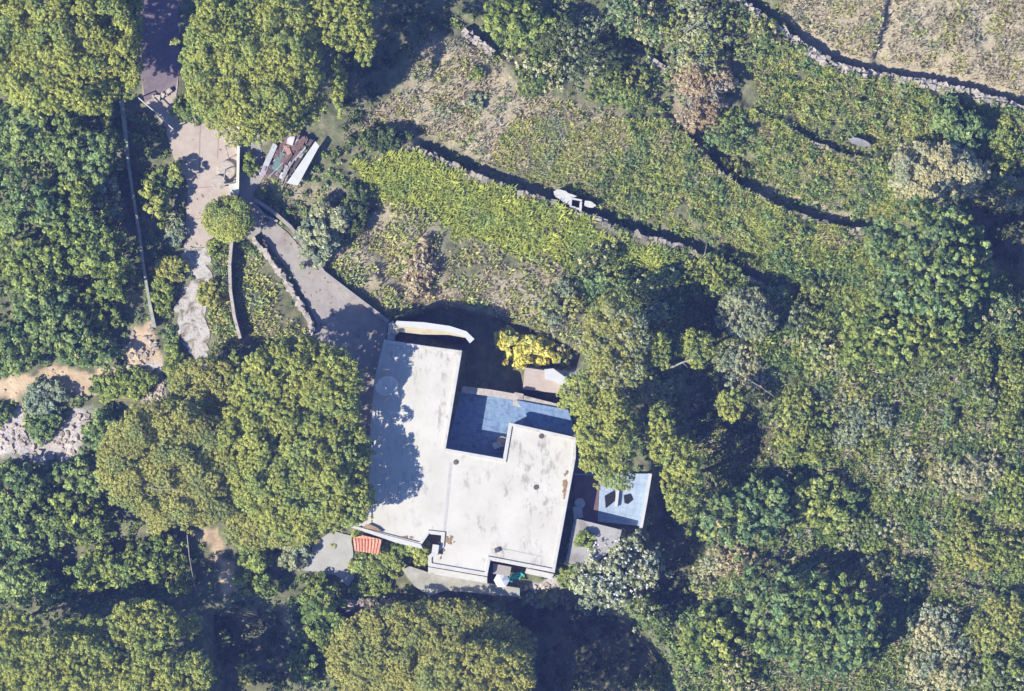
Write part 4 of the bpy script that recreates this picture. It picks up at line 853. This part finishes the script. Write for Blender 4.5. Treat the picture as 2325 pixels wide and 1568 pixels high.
 ('scrub','shrub','green bush at the bottom edge below the dark shaded bank','shrub',1510,1535,55,44,1.4,'green',GS,dict(mix='olivepine')),
 ('scrub','tree','green tree at the bottom edge right of the dark bank','tree',1665,1545,65,44,2.1,'green',GS,dict(mix='palebeige')),
 ('scrub','shrub','bright green bush just above the small curved stone edge','shrub',2058,1312,53,46,1.8,'bluegreen',GS,dict(mix='yellowgreen')),
 ('scrub','shrub','olive bush above the bright green bush','shrub',2000,1290,61,46,1.4,'olivepine',GS,dict(mix='greygreen')),
 ('scrub','shrub','olive-green bush right of the bright green bush','shrub',2190,1230,86,69,1.8,'olivepine',GS,dict(mix='green')),
 ('scrub','shrub','green bush at the right edge above the pale scrub','shrub',2295,1250,63,69,1.8,'green',GS,dict(mix='olivepine')),
 ('scrub','tree','pale yellow-green tree in the bottom right corner','tree',2130,1480,93,106,2.4,'palebeige',GS,dict(mix='greygreen')),
 ('scrub','tree','grey-olive tree at the right edge near the bottom','tree',2265,1420,82,76,2.2,'olivepine',GS,dict(mix='yellowgreen')),
 ('scrub','shrub','brownish-green bush cut by the bottom right corner','shrub',2270,1540,76,50,1.6,'green',GS,dict(mix='greygreen')),
]
for i, (kind, name, label, cat, cx, cy, rx, ry, h, mat, grp, kw) in enumerate(PL):
    plant(kind, name, label, cat, cx, cy, rx, ry, h, mat, i+1, grp, **kw)
# bare pale branches
def branch(label, pts, z, rad=.04):
    b = MB(); q = [W(px, py, z+.2*i) for i, (px, py) in enumerate(pts)]; b.tube(q, [rad*(1-.6*i/(len(q)-1)) for i in range(len(q))], 6)
    for i in range(1, len(q)):
        a = Vector(q[i]); e = a+Vector((.5*math.sin(i*2.3), .4*math.cos(i*3.1), .3)); b.tube([a, e], [rad*.4, rad*.15], 4)
    b.tube([q[0], (q[0][0]-.2, q[0][1]-.1, float(gz(*pts[0])[0])-.2)], [rad, rad*1.3], 6)
    tag(b.build('bare_branch', PALEBARK), label, 'branch', 'bare pale branches')
branch('long bare pale branch reaching right to the small upright pine tuft', [(1528,832),(1550,822),(1570,815),(1582,800)], 4.4, .09)
branch('bare pale twig on the left side of the silvery olive tree', [(1652,740),(1662,715),(1672,700),(1690,690)], 2.9)
branch('bare pale branch in the shadow right of the grey-green olive tree', [(1700,862),(1730,880),(1758,900)], 2.4)
branch('pale twig crossing the pale grey-green tree at the top', [(1560,70),(1590,45),(1610,30),(1622,50)], 3.4)
branch('bare pale trunk beside the yellow-green shrub on the central wall', [(1590,592),(1600,575),(1605,555)], 1.0)
branch('grey dead twigs showing at the top of the soft olive pine', [(335,1105),(360,1112),(392,1110),(420,1122)], 7.5)
branch('thin pale stem standing on the right rim of the clearing with pinkish stones', [(425,1215),(430,1265),(440,1320),(447,1345)], 3.3)

# ------------------------------------------------------------------ grass and undergrowth
NOGO = [DRIVE, LANE, PASS, PATH, PATIO, ROOF, COURT, STEPS, EFLOOR, ESLAB, SOUTHT]
def scatter(poly, dens, rng, avoid=NOGO, keep=None, margin=4):
    xs = [p[0] for p in poly]; ys = [p[1] for p in poly]
    area = (max(xs)-min(xs))*(max(ys)-min(ys))*K*K; n = int(area*dens)
    px = rng.uniform(min(xs), max(xs), n); py = rng.uniform(min(ys), max(ys), n)
    jx_, jy_ = px+12*vnoise(px, py, 25, 9)+34*vnoise(px, py, 75, 19), py+12*vnoise(px, py, 25, 10)+22*vnoise(px, py, 75, 20)
    k = in_poly(jx_, jy_, poly)
    for a in avoid: k &= sdf(px, py, a) > margin
    if keep is not None: k &= keep(px, py)
    return px[k], py[k]
def lowside(px, py, wd=30):
    m = np.zeros(np.shape(px), bool)
    for pl, drop in STEPL:
        best = np.full(np.shape(px), 1e9); side = np.zeros(np.shape(px))
        for i in range(len(pl)-1):
            d, s_, t = seg_dist(px, py, pl[i], pl[i+1]); k = d < best; best = np.where(k, d, best); side = np.where(k, s_, side)
        m |= (best < wd*min(1.2, drop)) & (side < 0)
    return m
def tufts(name, label, polys, dens, blades, hgt, wid, m, seed, spread=.5, lean=(.25, .1), clump=0.0, cs=30):
    rng = np.random.default_rng(seed); PXs, PYs = [], []
    for p in polys:
        kp = (lambda a, b: vnoise(a, b, cs, seed)+.6*vnoise(a, b, cs*.4, seed+1)+rng.normal(0, .15, len(a)) > clump) if clump is not None else None
        a, c = scatter(p, dens, rng, keep=kp); k = ~lowside(a, c) | (rng.uniform(size=len(a)) < .06); a, c = a[k], c[k]; PXs.append(a); PYs.append(c)
    px, py = np.concatenate(PXs), np.concatenate(PYs); z = gz(px, py)
    base = np.stack([X(px, z), Y(py, z), z-.03], 1); n = len(px)
    th = rng.uniform(0, 6.28, (n, blades)); hh = hgt*rng.uniform(.5, 1.3, (n, blades))*rng.uniform(.6, 1.2, (n, 1)); r = spread*rng.uniform(.25, 1.1, (n, blades))*hh
    dirv = np.stack([np.cos(th), np.sin(th), 0*th], -1); side = np.stack([-np.sin(th), np.cos(th), 0*th], -1)
    b0 = base[:, None]+dirv*(.05+.1*rng.uniform(size=(n, blades)))[..., None]
    ln = A(lean[0], lean[1], 0)*hh[..., None]
    mid = b0+dirv*(r*.55)[..., None]+ln*.4+A(0, 0, 1)*(hh*.72)[..., None]
    tip = b0+dirv*(r*1.15)[..., None]+ln+A(0, 0, 1)*(hh*rng.uniform(.75, 1.0, hh.shape))[..., None]
    wv = (wid*rng.uniform(.6, 1.3, hh.shape))[..., None]
    q1 = np.stack([b0-side*wv*.35, b0+side*wv*.35, mid+side*wv*.5, mid-side*wv*.5], 2)
    q2 = np.stack([mid-side*wv*.5, mid+side*wv*.5, tip+side*wv*.12, tip-side*wv*.12], 2)
    tt = rng.uniform(.1, .9, (n, 1))+rng.normal(0, .15, (n, blades))
    V_ = np.concatenate([q1.reshape(-1, 4, 3), q2.reshape(-1, 4, 3)]); T_ = np.concatenate([tt.ravel(), tt.ravel()])
    o = mesh_quads(name, V_, T_, LM[m]); tag(o, label, 'grass', kind='stuff'); return n*blades
def under(name, label, polys, dens, m, seed, puff=.3, leaf=.16, nleaf=22, avoid=NOGO, clump=-.3, cs=40, hz=.35, cat='undergrowth'):
    rng = np.random.default_rng(seed); PXs, PYs = [], []
    for p in polys:
        a, c = scatter(p, dens, rng, avoid, keep=lambda a, b: vnoise(a, b, cs, seed)+.5*vnoise(a, b, cs*.4, seed+1) > clump, margin=8); PXs.append(a); PYs.append(c)
    px, py = np.concatenate(PXs), np.concatenate(PYs); z = gz(px, py)+rng.uniform(.0, hz, len(px))
    P_ = np.stack([X(px, z), Y(py, z), z], 1); n = len(px)
    d = rng.normal(size=(n, nleaf, 3)); d[..., 2] = np.abs(d[..., 2]); d /= np.linalg.norm(d, axis=2, keepdims=True)
    pr = puff*rng.uniform(.6, 1.4, n)
    pos = P_[:, None]+d*(pr[:, None]*rng.uniform(.5, 1, (n, nleaf)))[..., None]; nr = d+rng.normal(0, .5, d.shape); nr /= np.linalg.norm(nr, axis=2, keepdims=True)
    tt = rng.uniform(.1, .8, (n, 1))+rng.normal(0, .2, (n, nleaf))
    tag(mesh_quads(name, leaves(pos.reshape(-1, 3), nr.reshape(-1, 3), leaf, rng), tt.ravel(), LM[m]), label, cat, kind='stuff')
G1 = [(960,70),(1110,100),(1190,200),(1400,250),(1440,330),(1260,430),(1100,370),(980,320),(780,320),(930,190)]
G2 = [(1130,270),(1500,270),(1700,400),(1790,640),(1700,640),(1560,550),(1380,485),(1230,435),(1120,400)]
G3 = [(770,380),(900,345),(1010,390),(1150,445),(1260,480),(1360,520),(1520,565),(1520,620),(1330,610),(1180,575),(1000,510),(880,455)]
G4 = [(850,440),(1000,520),(1180,580),(1310,620),(1330,800),(1200,730),(1000,690),(890,710),(740,590),(700,420)]
G5 = [(1690,50),(1840,130),(1960,180),(2130,205),(2325,265),(2420,290),(2420,480),(2180,490),(2000,520),(1700,420)]
G6 = [(1740,-60),(2450,-60),(2450,255),(2200,200),(1960,155),(1830,100)]
G7 = [(1690,450),(1990,540),(2010,640),(1950,720),(1850,640),(1700,600)]
G8 = [(1580,830),(2420,830),(2420,1640),(1560,1640),(1560,1200)]
G9 = [(560,580),(600,600),(650,690),(695,760),(600,780),(560,775),(540,700),(530,590)]
G10 = [(478,570),(518,560),(520,660),(545,780),(470,840),(462,720)]
tufts('dry_grass', 'beige dry grass on the open slope right of the pine shadow', [G1], 14, 7, .38, .07, 'strawgrass', 101, clump=-.45, lean=(.1,.1))
tufts('dry_grass', 'beige dry grass meadow in the upper right corner', [G6], 15, 7, .36, .07, 'strawgrass', 102, clump=-.6, lean=(.1,.1))
tufts('green_grass', 'green weeds among the dry grass of the upper slopes', [G1, G6], 9, 8, .34, .07, 'greengrass', 103, clump=.15, lean=(.15,.1))
tufts('dry_grass', 'straw-coloured weeds below the bright bramble band', [G4], 12, 7, .36, .07, 'strawgrass', 104, clump=-.2, lean=(.1,.1))
tufts('green_grass', 'green weeds below the bright bramble band', [G4], 13, 8, .45, .09, 'greengrass', 105, clump=-.1, lean=(.15,.1))
tufts('tall_grass', 'tall green grass of the central terrace', [G2], 30, 8, .36, .05, 'greengrass', 106, clump=-.35, lean=(.1,.15))
tufts('bramble', 'bright yellow-green ferny growth along the lower side of the central terrace wall', [G3], 26, 10, .42, .08, 'fern', 107, clump=-.55, spread=.8, lean=(.1,.1), cs=18)
tufts('tall_grass', 'yellow-green grass on the right-hand terraces', [G5, G7], 26, 8, .34, .05, 'greengrass', 108, clump=-.35, lean=(.1,.15))
tufts('bramble', 'yellow-green weeds dotted over the right-hand terraces', [G5, G7, G2], 9, 9, .36, .06, 'fern', 109, clump=.2, spread=.8)
tufts('dry_grass', 'straw-coloured grass dotted over the right-hand terraces', [G5, G7, G2], 20, 7, .30, .05, 'strawgrass', 110, clump=.1, cs=45)
tufts('green_grass', 'rough green grass in the gaps of the lower right thicket', [G8, [(1250,600),(1600,560),(1960,560),(2325,640),(2420,840),(1580,840),(1300,700)]], 24, 8, .42, .07, 'green', 111, clump=-.5, lean=(.1,.15))
tufts('dry_grass', 'pale straw grass in the gaps of the lower right thicket', [G8], 22, 7, .42, .07, 'strawgrass', 114, clump=-.05, cs=50)
under('terrace_weeds', 'low leafy weeds mixed into the terrace grass', [G2, G5, G7, G1], 1.3, 'green', 205, clump=.1, puff=.26, nleaf=16, hz=.15, cs=30)
tufts('green_grass', 'grass and weeds in the bed left of the rough pinkish wall', [G9, G10], 14, 8, .34, .09, 'greengrass', 112, clump=-.5)
tufts('dry_grass', 'straw-coloured weeds in the bed left of the rough pinkish wall', [G9, G10, [(590,400),(720,420),(690,470),(620,450)]], 9, 7, .3, .07, 'strawgrass', 113, clump=-.2)
BIG = [(-100,-100),(2425,-100),(2425,1668),(-100,1668)]
BARE = [[(2095,875),(2175,872),(2180,918),(2105,922)],[(2120,1280),(2180,1290),(2170,1350),(2110,1340)],[(1900,1280),(1990,1310),(2045,1365),(1960,1360)]]
HOLES = NOGO+BARE+[DIRT, DIRT2, ROCKY, ROCKY2, G1, G6, G3, G4, G9, [(740,-100),(1010,-100),(1000,60),(900,220),(760,330),(600,300),(700,0)], [(300,-100),(420,-100),(430,280),(300,240)], [(470,1360),(650,1360),(680,1640),(460,1640)], [(1480,1080),(1590,1080),(1560,1330),(1470,1340)], PIT, [(1200,1330),(1480,1400),(1480,1640),(1200,1640)], [(1560,680),(1650,680),(1740,900),(1760,1090),(1560,1090)], [(2190,440),(2400,440),(2400,640),(2280,640)]]
under('undergrowth', 'low dark green undergrowth between the trees', [BIG], 3.2, 'oak', 201, avoid=HOLES, clump=-.5, nleaf=20)
under('undergrowth', 'patchy low weeds of lighter green on the open ground', [BIG], 1.6, 'green', 202, avoid=HOLES, clump=.0, puff=.24, nleaf=16, hz=.2)
under('undergrowth', 'sparse leafy growth in the hollows, leaf colour darkened to deepen the shade', [[(740,-60),(1010,-60),(1000,60),(900,220),(760,330)],[(470,1360),(650,1360),(680,1640),(460,1640)],[(1480,1080),(1590,1080),(1560,1330),(1470,1340)],[(1200,1350),(1500,1400),(1520,1640),(1200,1640)],[(1560,680),(1650,680),(1740,900),(1760,1090),(1560,1090)],[(2190,440),(2400,440),(2400,640),(2280,640)]], 3.2, 'dark', 203, clump=-.5, nleaf=18, hz=.5)  # dark leaf colour paints shade over patches that stay lit
under('undergrowth', 'green plants on the bank right of the hollow sunk for shade', [[(1470,1380),(1580,1330),(1620,1640),(1500,1640)]], 5, 'oak', 206, clump=-1.5, nleaf=20, hz=.5)
under('bright_weeds', 'light green weeds in the lower right thicket', [G8], 2.0, 'greygreen', 204, clump=.0, puff=.28, nleaf=18, hz=.3)
